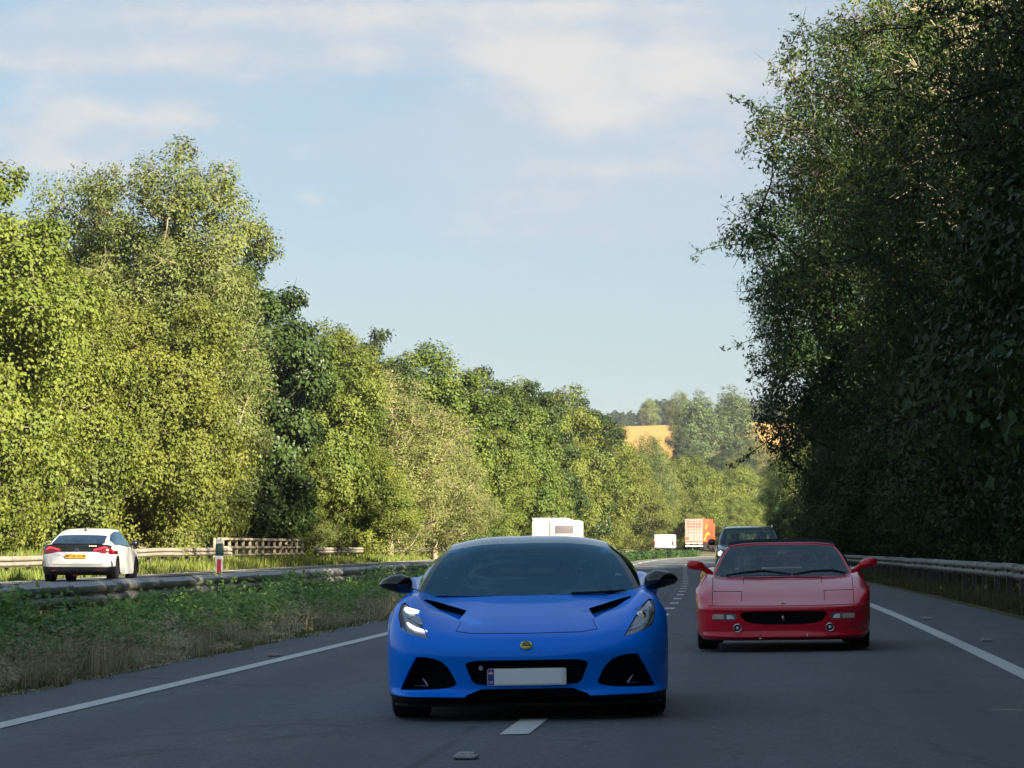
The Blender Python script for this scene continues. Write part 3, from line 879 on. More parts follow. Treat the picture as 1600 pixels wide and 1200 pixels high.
LM = {
 'lime': leaf_mat('sunny_leaves', (0.062, 0.092, 0.014), (0.154, 0.175, 0.029), 0.55, 0.36),
 'olive': leaf_mat('olive_leaves', (0.052, 0.080, 0.019), (0.126, 0.150, 0.040), 0.55, 0.30),
 'green': leaf_mat('fresh_green_leaves', (0.046, 0.078, 0.012), (0.128, 0.152, 0.025), 0.5, 0.34),
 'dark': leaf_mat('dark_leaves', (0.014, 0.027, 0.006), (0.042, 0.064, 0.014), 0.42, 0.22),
 'shade': leaf_mat('shade_dark_leaves', (0.009, 0.025, 0.007), (0.044, 0.082, 0.018), 0.5, 0.25),  # leaf colour darkened to stand in for deep shade
 'ashr': leaf_mat('ash_leaves', (0.030, 0.055, 0.012), (0.095, 0.125, 0.028), 0.5, 0.30),
 'silver': leaf_mat('silvery_leaves', (0.030, 0.056, 0.020), (0.115, 0.155, 0.060), 0.5, 0.25),
 'dry': leaf_mat('dry_leaves', (0.075, 0.092, 0.022), (0.165, 0.175, 0.048), 0.6, 0.25),
 'weed': leaf_mat('weed_leaves', (0.08, 0.18, 0.045), (0.32, 0.47, 0.13), 0.42, 0.3, spec=0.3),
}
PR = {}
PR['broad1'] = grow(11, 14, 4.6, 0.3, 150, 80000, 0.165, 0.85, 1.15, LM['lime'], M['bark'], squash=0.8, twigs=2)
PR['broad2'] = grow(12, 12, 4.8, 0.2, 150, 80000, 0.16, 0.8, 1.1, LM['lime'], M['bark'], squash=0.7, twigs=2, shape='bush')
PR['green1'] = grow(13, 14, 4.2, 0.3, 140, 66000, 0.19, 0.9, 1.15, LM['green'], M['bark'], squash=0.65, twigs=2, shape='bush')
PR['ash1'] = grow(14, 20, 5.0, 2.5, 150, 72000, 0.20, 0.50, 1.15, LM['olive'], M['bark_pale'], squash=0.95, twigs=5, shape='vase', tw_r=0.016, trunk_r=0.30, sprays=18, spray_len=1.6, droop=0.6)
PR['ash2'] = grow(15, 16, 4.0, 0.8, 120, 52000, 0.20, 0.50, 1.15, LM['olive'], M['bark_pale'], squash=0.95, twigs=4, shape='bush', tw_r=0.015, sprays=14, spray_len=1.4, droop=0.6)
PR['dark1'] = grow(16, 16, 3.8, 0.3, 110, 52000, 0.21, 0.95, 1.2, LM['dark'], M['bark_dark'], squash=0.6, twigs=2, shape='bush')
PR['dry1'] = grow(17, 13, 3.8, 0.5, 120, 40000, 0.16, 0.5, 1.05, LM['dry'], M['bark_pale'], squash=0.9, twigs=14, tw_r=0.012, shape='bush', limb_up=0.6)
PR['bush1'] = grow(18, 5, 2.5, 0.1, 70, 18000, 0.15, 0.7, 0.75, LM['olive'], M['bark'], squash=0.75, twigs=3, shape='bush', trunk_r=0.10)
PR['bush2'] = grow(19, 5, 2.4, 0.1, 65, 18000, 0.15, 0.7, 0.75, LM['lime'], M['bark'], squash=0.75, twigs=3, shape='bush', trunk_r=0.10)
PR['poplar'] = grow(20, 22, 4.2, 1.0, 120, 22000, 0.34, 0.9, 1.3, LM['silver'], M['bark_pale'], squash=1.5, twigs=2)
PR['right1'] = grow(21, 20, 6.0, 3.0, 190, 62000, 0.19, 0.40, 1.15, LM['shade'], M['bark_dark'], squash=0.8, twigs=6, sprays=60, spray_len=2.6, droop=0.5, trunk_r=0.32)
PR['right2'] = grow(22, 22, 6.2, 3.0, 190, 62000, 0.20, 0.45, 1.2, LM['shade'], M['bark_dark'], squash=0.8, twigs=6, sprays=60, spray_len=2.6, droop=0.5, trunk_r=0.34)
PR['ashtop'] = grow(23, 21, 5.5, 5.0, 140, 52000, 0.18, 0.42, 1.2, LM['ashr'], M['bark'], squash=0.9, twigs=6, tw_r=0.020, shape='vase', sprays=30, spray_len=2.2, droop=0.6, trunk_r=0.30)
PR['bare1'] = grow(25, 20, 5.2, 6.0, 110, 9000, 0.18, 0.45, 1.25, LM['olive'], M['bark_pale'], squash=0.9, twigs=22, tw_r=0.022, shape='vase', sprays=24, spray_len=2.6, droop=0.5, trunk_r=0.30, limb_up=0.7)
PR['rbush'] = grow(24, 6, 2.6, 0.1, 75, 34000, 0.12, 0.7, 0.85, LM['shade'], M['bark_dark'], squash=0.75, twigs=3, shape='bush', trunk_r=0.12)

def tree(name, proto, d, u, H, spread, label, cat, group, rz=None, g=random.Random(5), xyz=None):
    tr, cr, h0 = PR[proto]
    loc = xyz if xyz is not None else WP(d, u, -0.1)
    e = empty(name, loc, (0, 0, g.uniform(0, 6.28) if rz is None else rz), label, cat, group)
    s = H / h0
    e.scale = (spread * s, spread * s, s)
    obj('trunk', tr, e); obj('crown', cr, e)
    return e

GL = 'trees beyond the far carriageway'
GR = 'trees shading the right verge'
def scrub_label(d, u):
    p = 800 + (float(LX(d)) + u) / d * FOC
    for lim, t in ((-5, 'sunlit scrub bush beyond the far barrier, left of the white hatchback'), (70, 'sunlit scrub bush at the left edge beside the white hatchback'), (215, 'sunlit scrub bush directly behind the white hatchback'), (340, 'sunlit scrub bush behind the barrier between hatchback and timber fence'),
                   (480, 'scrub bush directly behind the three rail timber fence'), (600, 'yellowish scrub bush behind the barrier just right of the timber fence'), (720, 'scrub bush behind the far barrier left of the blue car roof'), (835, 'scrub bush behind the dark van left of the caravan'), (915, 'scrub bush behind the white caravan'), (1020, 'scrub bush between the caravan and the white van')):
        if p < lim: return t
    return 'scrub bush behind the lorry at the far bend'
def verge_label(d):
    for lim, t in ((95, 'dark bush behind the right barrier, cut by the right picture edge'), (120, 'dark shaded bush behind the right barrier, right of the red car mirror'), (150, 'dark shaded bush behind the right barrier above the red car mirror'), (200, 'dark shaded bush just right of the red car roof'), (250, 'dark shaded bush right of the SUV')):
        if d < lim: return t
    return 'dark shaded bush at the far end of the right barrier'
def px(p, d):
    return (p - 800) / FOC * d - float(LX(d))
# the sunlit wall on the left, front to back
tree('broadleaf_tree', 'broad1', 114, px(-60, 114), 12.6, 1.0, 'bright yellow green tree cut by the left picture edge, nearest of the left hand trees', 'tree', GL)
tree('broadleaf_tree', 'broad2', 132, px(225, 132), 9.6, 0.92, 'low rounded yellow green tree in front of the tall ash, above the white hatchback', 'tree', GL)
tree('broadleaf_tree', 'broad1', 126, px(70, 126), 10.4, 0.95, 'yellow green tree between the left edge tree and the rounded tree above the hatchback', 'tree', GL)
tree('ash_tree', 'ash1', 150, px(262, 150), 17.2, 1.0, 'tallest tree on the left, an open ash with pale limbs showing against the sky', 'tree', GL, 0.6)
tree('ash_tree', 'ash2', 153, px(145, 153), 15.6, 0.85, 'greyer green shoulder of foliage on the left flank of the tall ash', 'tree', GL)
tree('ash_tree', 'ash2', 158, px(300, 158), 14.4, 0.72, 'smaller ash with dry twigs leaning out right of the tall ash', 'tree', GL)
tree('sycamore_tree', 'dark1', 170, px(398, 170), 14.6, 0.92, 'very dark sycamore right of the tall ash, shadow put into its leaf colour', 'tree', GL)  # the tree's shadow is carried by its dark leaf material
tree('broadleaf_tree', 'green1', 190, px(505, 190), 11.4, 0.9, 'fresh green tree directly right of the very dark sycamore', 'tree', GL)
tree('broadleaf_tree', 'green1', 181, px(440, 181), 6.6, 1.1, 'low fresh green tree above the timber fence', 'tree', GL)
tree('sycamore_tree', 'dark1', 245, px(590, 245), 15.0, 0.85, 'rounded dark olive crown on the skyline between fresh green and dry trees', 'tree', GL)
tree('broadleaf_tree', 'green1', 240, px(530, 240), 14.8, 0.85, 'light green treetop on the skyline just left of the rounded dark olive crown', 'tree', GL)
tree('dry_tree', 'dry1', 218, px(610, 218), 11.2, 1.15, 'sparse twiggy tree with dry straw coloured branches on the left slope', 'dead tree', GL)
tree('dry_tree', 'dry1', 232, px(680, 232), 9.6, 1.2, 'lower twiggy tree with yellowed foliage right of the straw coloured one', 'dead tree', GL)
tree('broadleaf_tree', 'green1', 262, px(670, 262), 15.2, 1.0, 'light green tree forming the skyline right of the rounded dark crown', 'tree', GL)
tree('sycamore_tree', 'dark1', 300, px(745, 300), 15.6, 0.9, 'dark topped tree on the skyline in the middle of the left hand slope', 'tree', GL)
tree('broadleaf_tree', 'green1', 300, px(795, 300), 14.0, 1.0, 'mid green tree right of the dark topped skyline tree', 'tree', GL)
def wall_label(p, d, pr, H):
    kind = {'dark1': 'dark green tree', 'green1': 'mid green tree', 'broad2': 'yellow green rounded tree', 'ash2': 'pale olive tree'}[pr]
    where = 'low in front of the dark sycamore' if p < 600 else ('on the slope left of the box van' if p < 780 else ('on the slope above the box van' if p < 845 else ('on the slope above the caravan' if p < 890 else 'at the low end of the slope right of the caravan')))
    return ('taller ' if H > 14 else 'lower ') + kind + ' ' + where
for d, p, H, pr, sp in ((335, 840, 16.2, 'dark1', 0.9), (345, 805, 16.4, 'green1', 1.0), (375, 875, 17.3, 'green1', 1.0), (400, 900, 17.3, 'dark1', 1.0), (430, 922, 16.2, 'green1', 1.1),
                        (280, 715, 12.5, 'green1', 1.0), (330, 770, 12.5, 'broad2', 1.0), (360, 850, 12, 'broad2', 1.0), (410, 915, 13, 'broad2', 1.1), (255, 700, 9.0, 'ash2', 1.2), (285, 750, 9.0, 'broad2', 1.0), (310, 800, 9.5, 'broad2', 1.0), (205, 560, 6.5, 'broad2', 1.0)):
    tree('broadleaf_tree', pr, d, px(p, d), H, sp, wall_label(p, d, pr, H), 'tree', GL)
SF = 'pale olive tree in the far sunlit mass at the bend, left of the poplars'
for d, p, H, pr, sp in ((470, 935, 14.8, 'ash2', 1.1), (500, 985, 13.6, 'ash2', 1.3), (520, 1018, 16.6, 'ash2', 0.9), (480, 960, 12.0, 'broad2', 1.2), (540, 1055, 14.4, 'broad2', 1.2), (530, 1005, 12, 'broad2', 1.2),
                        (560, 1090, 13.4, 'green1', 1.2), (580, 1122, 13.6, 'broad2', 1.2), (450, 930, 10, 'broad2', 1.2), (500, 1000, 8, 'broad2', 1.4)):
    tree('broadleaf_tree', pr, d, px(p, d), H, sp, SF if pr == 'ash2' else ('yellow green tree in the far mass left of the white van' if p < 1020 else 'yellow green tree in the far mass above the white van and lorry'), 'tree', GL)
tree('willow_tree', 'ash2', 600, px(1152, 600), 15.8, 0.9, 'narrow pale willow in the far sunlit mass below the poplars', 'tree', GL)
SB = 'yellow green bush in the far thicket right of the red sided lorry'
for d, p, H, pr, sp in ((610, 1190, 13.2, 'broad2', 1.1), (590, 1222, 8.5, 'broad2', 1.2), (560, 1245, 6.0, 'bush2', 1.2), (570, 1165, 9.0, 'broad2', 1.2), (555, 1125, 8.5, 'broad2', 1.2), (540, 1205, 6.5, 'bush2', 1.2), (545, 1075, 9, 'broad2', 1.2), (540, 1040, 8, 'broad2', 1.2), (530, 1180, 5, 'bush2', 1.3), (535, 1140, 5, 'bush2', 1.3)):
    tree('broadleaf_bush', pr, d, px(p, d), H, sp, SB, 'bush', GL)
# understorey along the far verge
UB = 'scrubby sunlit bush at the foot of the left hand trees'
rb = random.Random(31)
d = 106.0
while d < 530:
    u = -19.0 + rb.uniform(-0.8, 0.8) - 0.4
    H = rb.uniform(3.4, 5.6) * (1.0 if d < 200 else 0.9)
    pr = rb.choice(['bush1', 'bush2', 'bush1', 'bush2'])
    tree('scrub_bush', pr, d, u, H, rb.uniform(0.9, 1.15), scrub_label(d, u), 'bush', 'scrub along the far verge', g=rb)
    if d > 180:
        tree('scrub_bush', pr, d + 2, u + 2.0, rb.uniform(1.9, 2.9), rb.uniform(1.2, 1.5), scrub_label(d, u).replace('scrub bush', 'low scrub bush'), 'bush', 'scrub along the far verge', g=rb)
    d += 3.8 if d < 250 else (5.5 if d < 380 else 8.5)
UW = 'tree filling the back of the sunlit wood on the left'
d = 112.0
while d < 520:
    tree('broadleaf_tree', rb.choice(['broad1', 'broad2', 'green1', 'dark1']), d, -25.0 + rb.uniform(-1, 1), rb.uniform(8.5, 11), 1.15, UW, 'tree', GL, g=rb)
    d += 8 if d < 300 else 14

# the shaded trees on the right
tree('ash_tree', 'bare1', 104, 14.4, 19.0, 0.95, 'dying ash of bare twigs catching the sun in the top right corner', 'dead tree', GR, 1.2)
tree('ash_tree', 'ashtop', 109, 15.6, 19.6, 1.0, 'leafier ash mixed in behind the bare twigs at the top right corner', 'tree', GR, 2.2)
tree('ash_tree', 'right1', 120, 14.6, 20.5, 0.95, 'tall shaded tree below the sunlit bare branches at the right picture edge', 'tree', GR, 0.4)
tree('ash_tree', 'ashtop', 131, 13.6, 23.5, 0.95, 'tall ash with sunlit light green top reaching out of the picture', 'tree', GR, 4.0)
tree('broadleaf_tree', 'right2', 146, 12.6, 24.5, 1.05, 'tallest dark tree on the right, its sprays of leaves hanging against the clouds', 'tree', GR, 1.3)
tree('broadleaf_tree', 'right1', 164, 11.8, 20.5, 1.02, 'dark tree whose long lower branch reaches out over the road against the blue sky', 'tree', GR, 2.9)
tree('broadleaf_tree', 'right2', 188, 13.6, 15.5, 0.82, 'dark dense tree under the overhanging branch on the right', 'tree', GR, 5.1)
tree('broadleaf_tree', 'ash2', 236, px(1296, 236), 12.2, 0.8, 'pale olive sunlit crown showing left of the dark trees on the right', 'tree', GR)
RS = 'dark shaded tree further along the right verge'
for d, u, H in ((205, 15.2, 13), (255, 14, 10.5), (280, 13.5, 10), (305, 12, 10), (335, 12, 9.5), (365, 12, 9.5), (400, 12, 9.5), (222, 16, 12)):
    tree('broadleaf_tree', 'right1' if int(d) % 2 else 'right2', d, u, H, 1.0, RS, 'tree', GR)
UR = 'dense dark bush beside the near wood, mostly stretched tall to block sun'
d = 84.0
while d < 330:
    tree('verge_bush', 'rbush', d, 13.0 + rb.uniform(-0.4, 0.6) + (0.5 if d > 180 else 0), rb.uniform(4.2, 7.0), rb.uniform(0.9, 1.15), verge_label(d), 'bush', 'bushes along the right verge', g=rb)
    d += 3.6 if d < 200 else 6
RB = 'dark tree added behind the right hand trees to keep sun off them'
for d in (96, 108, 122, 136, 150, 165):  # hidden rows, added to block sun on the right hand trees
    tree('broadleaf_tree', rb.choice(['right1', 'right2']), d, 21 + rb.uniform(-1, 1), 17.5 + rb.uniform(-1, 1), 1.0, RB, 'tree', GR, g=rb)
    tree('broadleaf_tree', rb.choice(['right1', 'right2']), d - 5, 27.5 + rb.uniform(-1, 1), 18.0, 1.0, RB, 'tree', GR, g=rb)
# the same wood goes on beside and behind the camera; it shades the road
RN = 'tall tree of the wood beside the near road'
d = -62.0
while d < 96:
    tree('broadleaf_tree', rb.choice(['right1', 'right2']), d, 15.0 + rb.uniform(-0.6, 0.6), rb.uniform(17.5, 19.5) - (1.4 if 38 < d < 66 else 0), 1.0, RN, 'tree', GR, g=rb)  # heights dip midway to let sun onto the far carriageway
    tree('verge_bush', 'rbush', d + 4, 15.0 if d < 68 else 13.6, 10.5 if d < 68 else 6.2, 1.05, UR, 'bush', 'bushes along the right verge', g=rb)  # unseen near ones are stretched tall to close sun gaps over the road
    d += 8.0

# ------------------------------------------------------------------ the field on the hill and what grows there
def hill_z(X, D):
    return np.interp(D, [620, 820, 900, 1200, 1520, 3200], [1.0, 13.0, 19.0, 37.0, 53.0, 20.0]) + (X - 90) * 0.035 * np.clip((D - 700) / 600, 0, 1) + 1.2 * np.sin(X * 0.012 + 1)
def build_hill():
    X, D = np.meshgrid(np.linspace(-1500, 1700, 65), np.concatenate([np.linspace(640, 1520, 45), np.linspace(1560, 3200, 18)]), indexing='ij')
    V = np.stack([X, D, hill_z(X, D)], -1).reshape(-1, 3)
    a, b = X.shape; idx = np.arange(a * b).reshape(a, b)
    F = np.stack([idx[:-1, :-1], idx[1:, :-1], idx[1:, 1:], idx[:-1, 1:]], -1).reshape(-1, 4)
    m = ground_mat('ripe_wheat', (0.30, 0.182, 0.042), (0.34, 0.21, 0.052), (0.25, 0.155, 0.038), 0.02, 0.15)
    o = obj('hill', mesh_np('hill', V, F, [m], True)); tag(o, kind='structure')
    # tramlines left by the sprayer
    tm = mat('tramline', (0.24, 0.16, 0.06), 0.95)
    for x0 in (150, 178, 206, 234):
        ys = np.linspace(1150, 1500, 30)
        xs = x0 + (ys - 1150) * 0.02
        Vv = np.concatenate([np.stack([xs - 1.1, ys, hill_z(xs - 1.1, ys) + 0.25], -1), np.stack([xs + 1.1, ys, hill_z(xs + 1.1, ys) + 0.25], -1)])
        n = len(ys); ff = np.array([(i, n + i, n + i + 1, i + 1) for i in range(n - 1)])
        obj('tramline', mesh_np('tramline', Vv, ff, [tm]), o)
    return o
build_hill()
def hxyz(p, d, dz=0.0):
    X = (p - 800) / FOC * d
    return (X, d, float(hill_z(X, d)) + dz)
GH = 'trees on and around the wheat field hill'
tree('poplar_tree', 'poplar', 0, 0, 21.5, 1.3, 'left of the two big silvery poplars in front of the wheat field', 'tree', GH, 0.3, xyz=hxyz(1092, 900, -1.0))
tree('poplar_tree', 'poplar', 0, 0, 22.5, 1.35, 'right of the two big silvery poplars in front of the wheat field', 'tree', GH, 2.1, xyz=hxyz(1143, 905, -1.0))
tree('ash_tree', 'ash2', 0, 0, 20, 0.8, 'thin pale tree touching the left side of the left poplar', 'tree', GH, xyz=hxyz(1066, 930, 0))
tree('sycamore_tree', 'dark1', 0, 0, 12.0, 0.95, 'dark bush in the wheat field at the foot of the left poplar', 'bush', GH, xyz=hxyz(1068, 890, -1))
tree('broadleaf_tree', 'ash2', 0, 0, 12.0, 1.4, 'olive bush at the foot of the right poplar beside the wheat', 'bush', GH, xyz=hxyz(1182, 880, -2.5))
HB = 'dark bush in the hollow below the two poplars'
for p, d, H in ((1095, 870, 9), (1120, 860, 9), (1140, 865, 10), (1165, 858, 9), (1205, 850, 8)):
    tree('broadleaf_bush', 'dark1' if p != 1205 else 'ash2', 0, 0, H, 1.3, HB, 'bush', GH, xyz=hxyz(p, d, -2.5))
HT = 'distant tree in the dark line along the top of the wheat field'
rh = random.Random(77)
p = 900.0
while p < 1300:
    big = (1005 < p < 1055)
    H = rh.uniform(6.5, 8.5) + (4.5 if big else 0) + (2 if p > 1170 else 0)
    tree('hilltop_tree', rh.choice(['dark1', 'broad1', 'dark1', 'poplar']), 0, 0, H, rh.uniform(1.1, 1.5), HT, 'tree', GH, xyz=hxyz(p, 1510 + rh.uniform(-6, 10), -1.0), g=rh)
    p += rh.uniform(9, 15)

# ------------------------------------------------------------------ weeds and grass
_gn = np.random.default_rng(99).uniform(-1, 1, 4000)
def wob(d, per):
    t = np.asarray(d) / per; i = np.floor(t).astype(int); f = t - i; f = f * f * (3 - 2 * f)
    return _gn[i % 4000] * (1 - f) + _gn[(i + 1) % 4000] * f
def leaf_strip(name, n, dlo, dhi, place, size, aspect, lmat, seed, clump=None):
    g = np.random.default_rng(seed)
    d, u, z, hgt = place(g, n)
    P = np.stack([LX(d) + u, d, GZ(u, d) + z], -1)
    Nn = nrm(g.normal(0, 0.5, (len(d), 3)) + np.array([0.1, -0.25, 0.9]))
    lv, lf = leaves_np(P, Nn, size, aspect, g, 0.1)
    tint = np.clip(0.25 + 0.4 * g.uniform(0, 1, len(d)) + 0.35 * wob(d + 3 * u, 0.9), 0, 1)
    o = obj(name, mesh_np(name, lv, lf, [lmat], False, {'tint': np.repeat(tint, 4)}))
    return tag(o, kind='stuff')

def weed_height(d):
    return 0.50 + 0.16 * np.sin(d * 0.9) + 0.12 * np.sin(d * 2.3 + 1) + 0.08 * np.sin(d * 5.1)
def weeds(g, n):
    # clumped plants, mounded in section
    m = 900
    cd = 27 + (175 - 27) * g.uniform(0, 1, m) ** 1.7
    cu = -2.75 + 1.2 * g.uniform(0, 1, m) ** 1.25
    ch = np.clip(weed_height(cd) * g.uniform(0.5, 1.25, m), 0.18, 0.74) * np.clip(1.25 - 0.5 * np.abs(cu + 2.4), 0.4, 1.1)
    cr = g.uniform(0.18, 0.42, m)
    k = g.integers(0, m, n)
    v = nrm(g.normal(size=(n, 3))); v[:, 2] = np.abs(v[:, 2]) * np.where(g.uniform(0, 1, n) < 0.8, 1, -1); f = g.uniform(0, 1, n) ** 0.3
    d = cd[k] + v[:, 0] * f * cr[k]; u = cu[k] + v[:, 1] * f * cr[k]
    z = ch[k] * (0.5 + 0.5 * v[:, 2] * f) + 0.02
    return d, u, z, ch[k]
w = leaf_strip('weeds', 85000, 27, 175, weeds, 0.078, 0.5, LM['weed'], 3)
w['label'] = 'dense green weeds and young shoots growing along the central reservation barrier'

def blades(name, n, place, mt, seed, width=0.008, lean=0.35, heads=False):
    g = np.random.default_rng(seed)
    d, u, h = place(g, n)
    b = np.stack([LX(d) + u, d, GZ(u, d) - 0.01], -1)
    az = g.uniform(0, 6.28, n); le = np.abs(g.normal(0, lean, n))
    side = np.stack([np.cos(az), np.sin(az), np.zeros(n)], -1)
    wv = np.stack([np.cos(az + 1.57), np.sin(az + 1.57), np.zeros(n)], -1) * width * g.uniform(0.6, 1.4, n)[:, None] * (1 + d / 130)[:, None]
    mid = b + side * (h * le * 0.35)[:, None] + np.array([0, 0, 1.0]) * (h * 0.6)[:, None]
    tip = b + side * (h * le)[:, None] + np.array([0, 0, 1.0]) * (h * (1 - 0.3 * le))[:, None]
    V = np.stack([b - wv, b + wv, mid + wv * 0.7, mid - wv * 0.7, tip], 1).reshape(-1, 3)
    o = np.arange(n) * 5
    q = np.stack([o, o + 1, o + 2, o + 3], -1); t = np.stack([o + 3, o + 2, o + 4], -1)
    tint = np.repeat(np.clip(g.normal(0.5, 0.28, n), 0, 1), 5)
    ob = obj(name, mesh_np(name, V, [q, t], [mt], False, {'tint': tint}))
    return tag(ob, kind='stuff')
GM = {
 'dry': leaf_mat('dry_grass', (0.30, 0.25, 0.13), (0.80, 0.68, 0.45), 0.8, 0.3),
 'mid': leaf_mat('verge_grass', (0.08, 0.115, 0.035), (0.32, 0.33, 0.13), 0.7, 0.3),
 'lush': leaf_mat('lush_grass', (0.06, 0.095, 0.018), (0.17, 0.20, 0.04), 0.7, 0.35),
}
def p_dry(g, n):
    d = 24 + (160 - 24) * g.uniform(0, 1, n) ** 2.0
    tuft = np.clip(0.35 + 0.9 * wob(d, 0.45) + 0.6 * wob(d + 500, 1.9), 0, 1.3)
    u = -1.12 - np.abs(g.normal(0.1, 0.34, n)) + 0.12 * wob(d, 0.8)
    return d, u, np.clip(g.uniform(0.08, 0.40, n) * (0.25 + 0.85 * tuft), 0.04, 0.48)
blades('dry_grass', 14000, p_dry, GM['dry'], 41, 0.004, 0.6)['label'] = 'dry straw coloured grass stalks along the hard strip edge'
def p_mid(g, n):
    d = 22 + (170 - 22) * g.uniform(0, 1, n) ** 1.9
    u = -1.0 - np.abs(g.normal(0.42, 0.42, n)) + 0.18 * wob(d, 0.7) + 0.12 * wob(d, 2.7)
    return d, u, g.uniform(0.04, 0.24, n) * np.clip(1 + 0.6 * wob(d, 1.1), 0.4, 1.6) * np.clip((-u - 0.85) * 1.4, 0.25, 1)
blades('verge_grass', 42000, p_mid, GM['mid'], 42, 0.007)['label'] = 'short grass at the foot of the central reservation weeds'
def p_right(g, n):
    d = 30 + (200 - 30) * g.uniform(0, 1, n) ** 1.7
    u = 9.25 + np.abs(g.normal(0, 1.3, n))
    return d, u, g.uniform(0.05, 0.32, n)
GM['dry_shaded'] = leaf_mat('dry_shaded_grass', (0.035, 0.042, 0.014), (0.14, 0.125, 0.055), 0.8, 0.3)  # drier grass, with the right verge's shade put into its colour
blades('verge_grass', 40000, p_right, GM['dry_shaded'], 43, 0.007)['label'] = 'shaded rough grass under the right hand barrier'
def p_far(g, n):
    d = 85 + (330 - 85) * g.uniform(0, 1, n) ** 1.3
    u = g.uniform(-18.5, -13.1, n)
    return d, u, g.uniform(0.08, 0.36, n)
blades('verge_grass', 36000, p_far, GM['lush'], 44, 0.008)['label'] = 'sunlit yellow green grass on the far verge below the left hand trees'
def p_med(g, n):
    d = 40 + (360 - 40) * g.uniform(0, 1, n) ** 1.2
    u = g.uniform(-4.9, -2.6, n)
    return d, u, g.uniform(0.08, 0.36, n)
blades('median_grass', 26000, p_med, GM['mid'], 45, 0.008)['label'] = 'rough grass behind the central reservation barrier'
def med2(g, n):
    m = 700
    cd = 150 + (440 - 150) * g.uniform(0, 1, m); cu = g.uniform(-2.9, -1.5, m); cr = g.uniform(0.4, 0.7, m); ch = g.uniform(0.4, 0.8, m)
    k = g.integers(0, m, n); v = nrm(g.normal(size=(n, 3)))
    return cd[k] + v[:, 0] * cr[k], cu[k] + v[:, 1] * cr[k] * 0.7, ch[k] * (0.5 + 0.5 * v[:, 2]) + 0.02, ch[k]
w2 = leaf_strip('weeds', 30000, 150, 440, med2, 0.20, 0.6, LM['shade'], 4)  # shade at the bend is put in by the darkened leaf material
w2['label'] = 'low dark green hedge of weeds on the central reservation at the far bend'

def seed_heads(g, n):
    m = 2600
    cd, cu, ch = p_dry(g, m)
    k = g.integers(0, m, n)
    return cd[k] + g.normal(0, 0.05, n), cu[k] + g.normal(0, 0.05, n), np.maximum(ch[k] * g.uniform(0.7, 1.05, n), 0.03), ch[k]
w3 = leaf_strip('seed_heads', 42000, 24, 160, seed_heads, 0.05, 0.36, GM['dry'], 8)
w3['label'] = 'pale dry seed heads of grass standing along the road edge'
def litter(g, n):
    d = 24 + (120 - 24) * g.uniform(0, 1, n) ** 1.8
    u = -1.02 - np.abs(g.normal(0, 0.22, n)) + 0.1 * wob(d, 1.3)
    return d, u, g.uniform(0.004, 0.02, n), None
w4 = leaf_strip('leaf_litter', 5000, 24, 120, litter, 0.035, 0.6, GM['dry'], 9)
w4['label'] = 'grit and dry leaf litter along the edge of the hard strip'
# ------------------------------------------------------------------ cars
def cr1(P, n):
    """Catmull-Rom through the points of axis 0, n pieces per span"""
    P = np.asarray(P, float)
    E = np.concatenate([2 * P[:1] - P[1:2], P, 2 * P[-1:] - P[-2:-1]], 0)
    out = []
    for i in range(1, len(E) - 2):
        p0, p1, p2, p3 = E[i - 1], E[i], E[i + 1], E[i + 2]
        for k in range(n):
            t = k / n
            out.append(0.5 * (2 * p1 + (p2 - p0) * t + (2 * p0 - 5 * p1 + 4 * p2 - p3) * t * t + (3 * p1 - p0 - 3 * p2 + p3) * t**3))
    out.append(P[-1])
    return np.array(out)

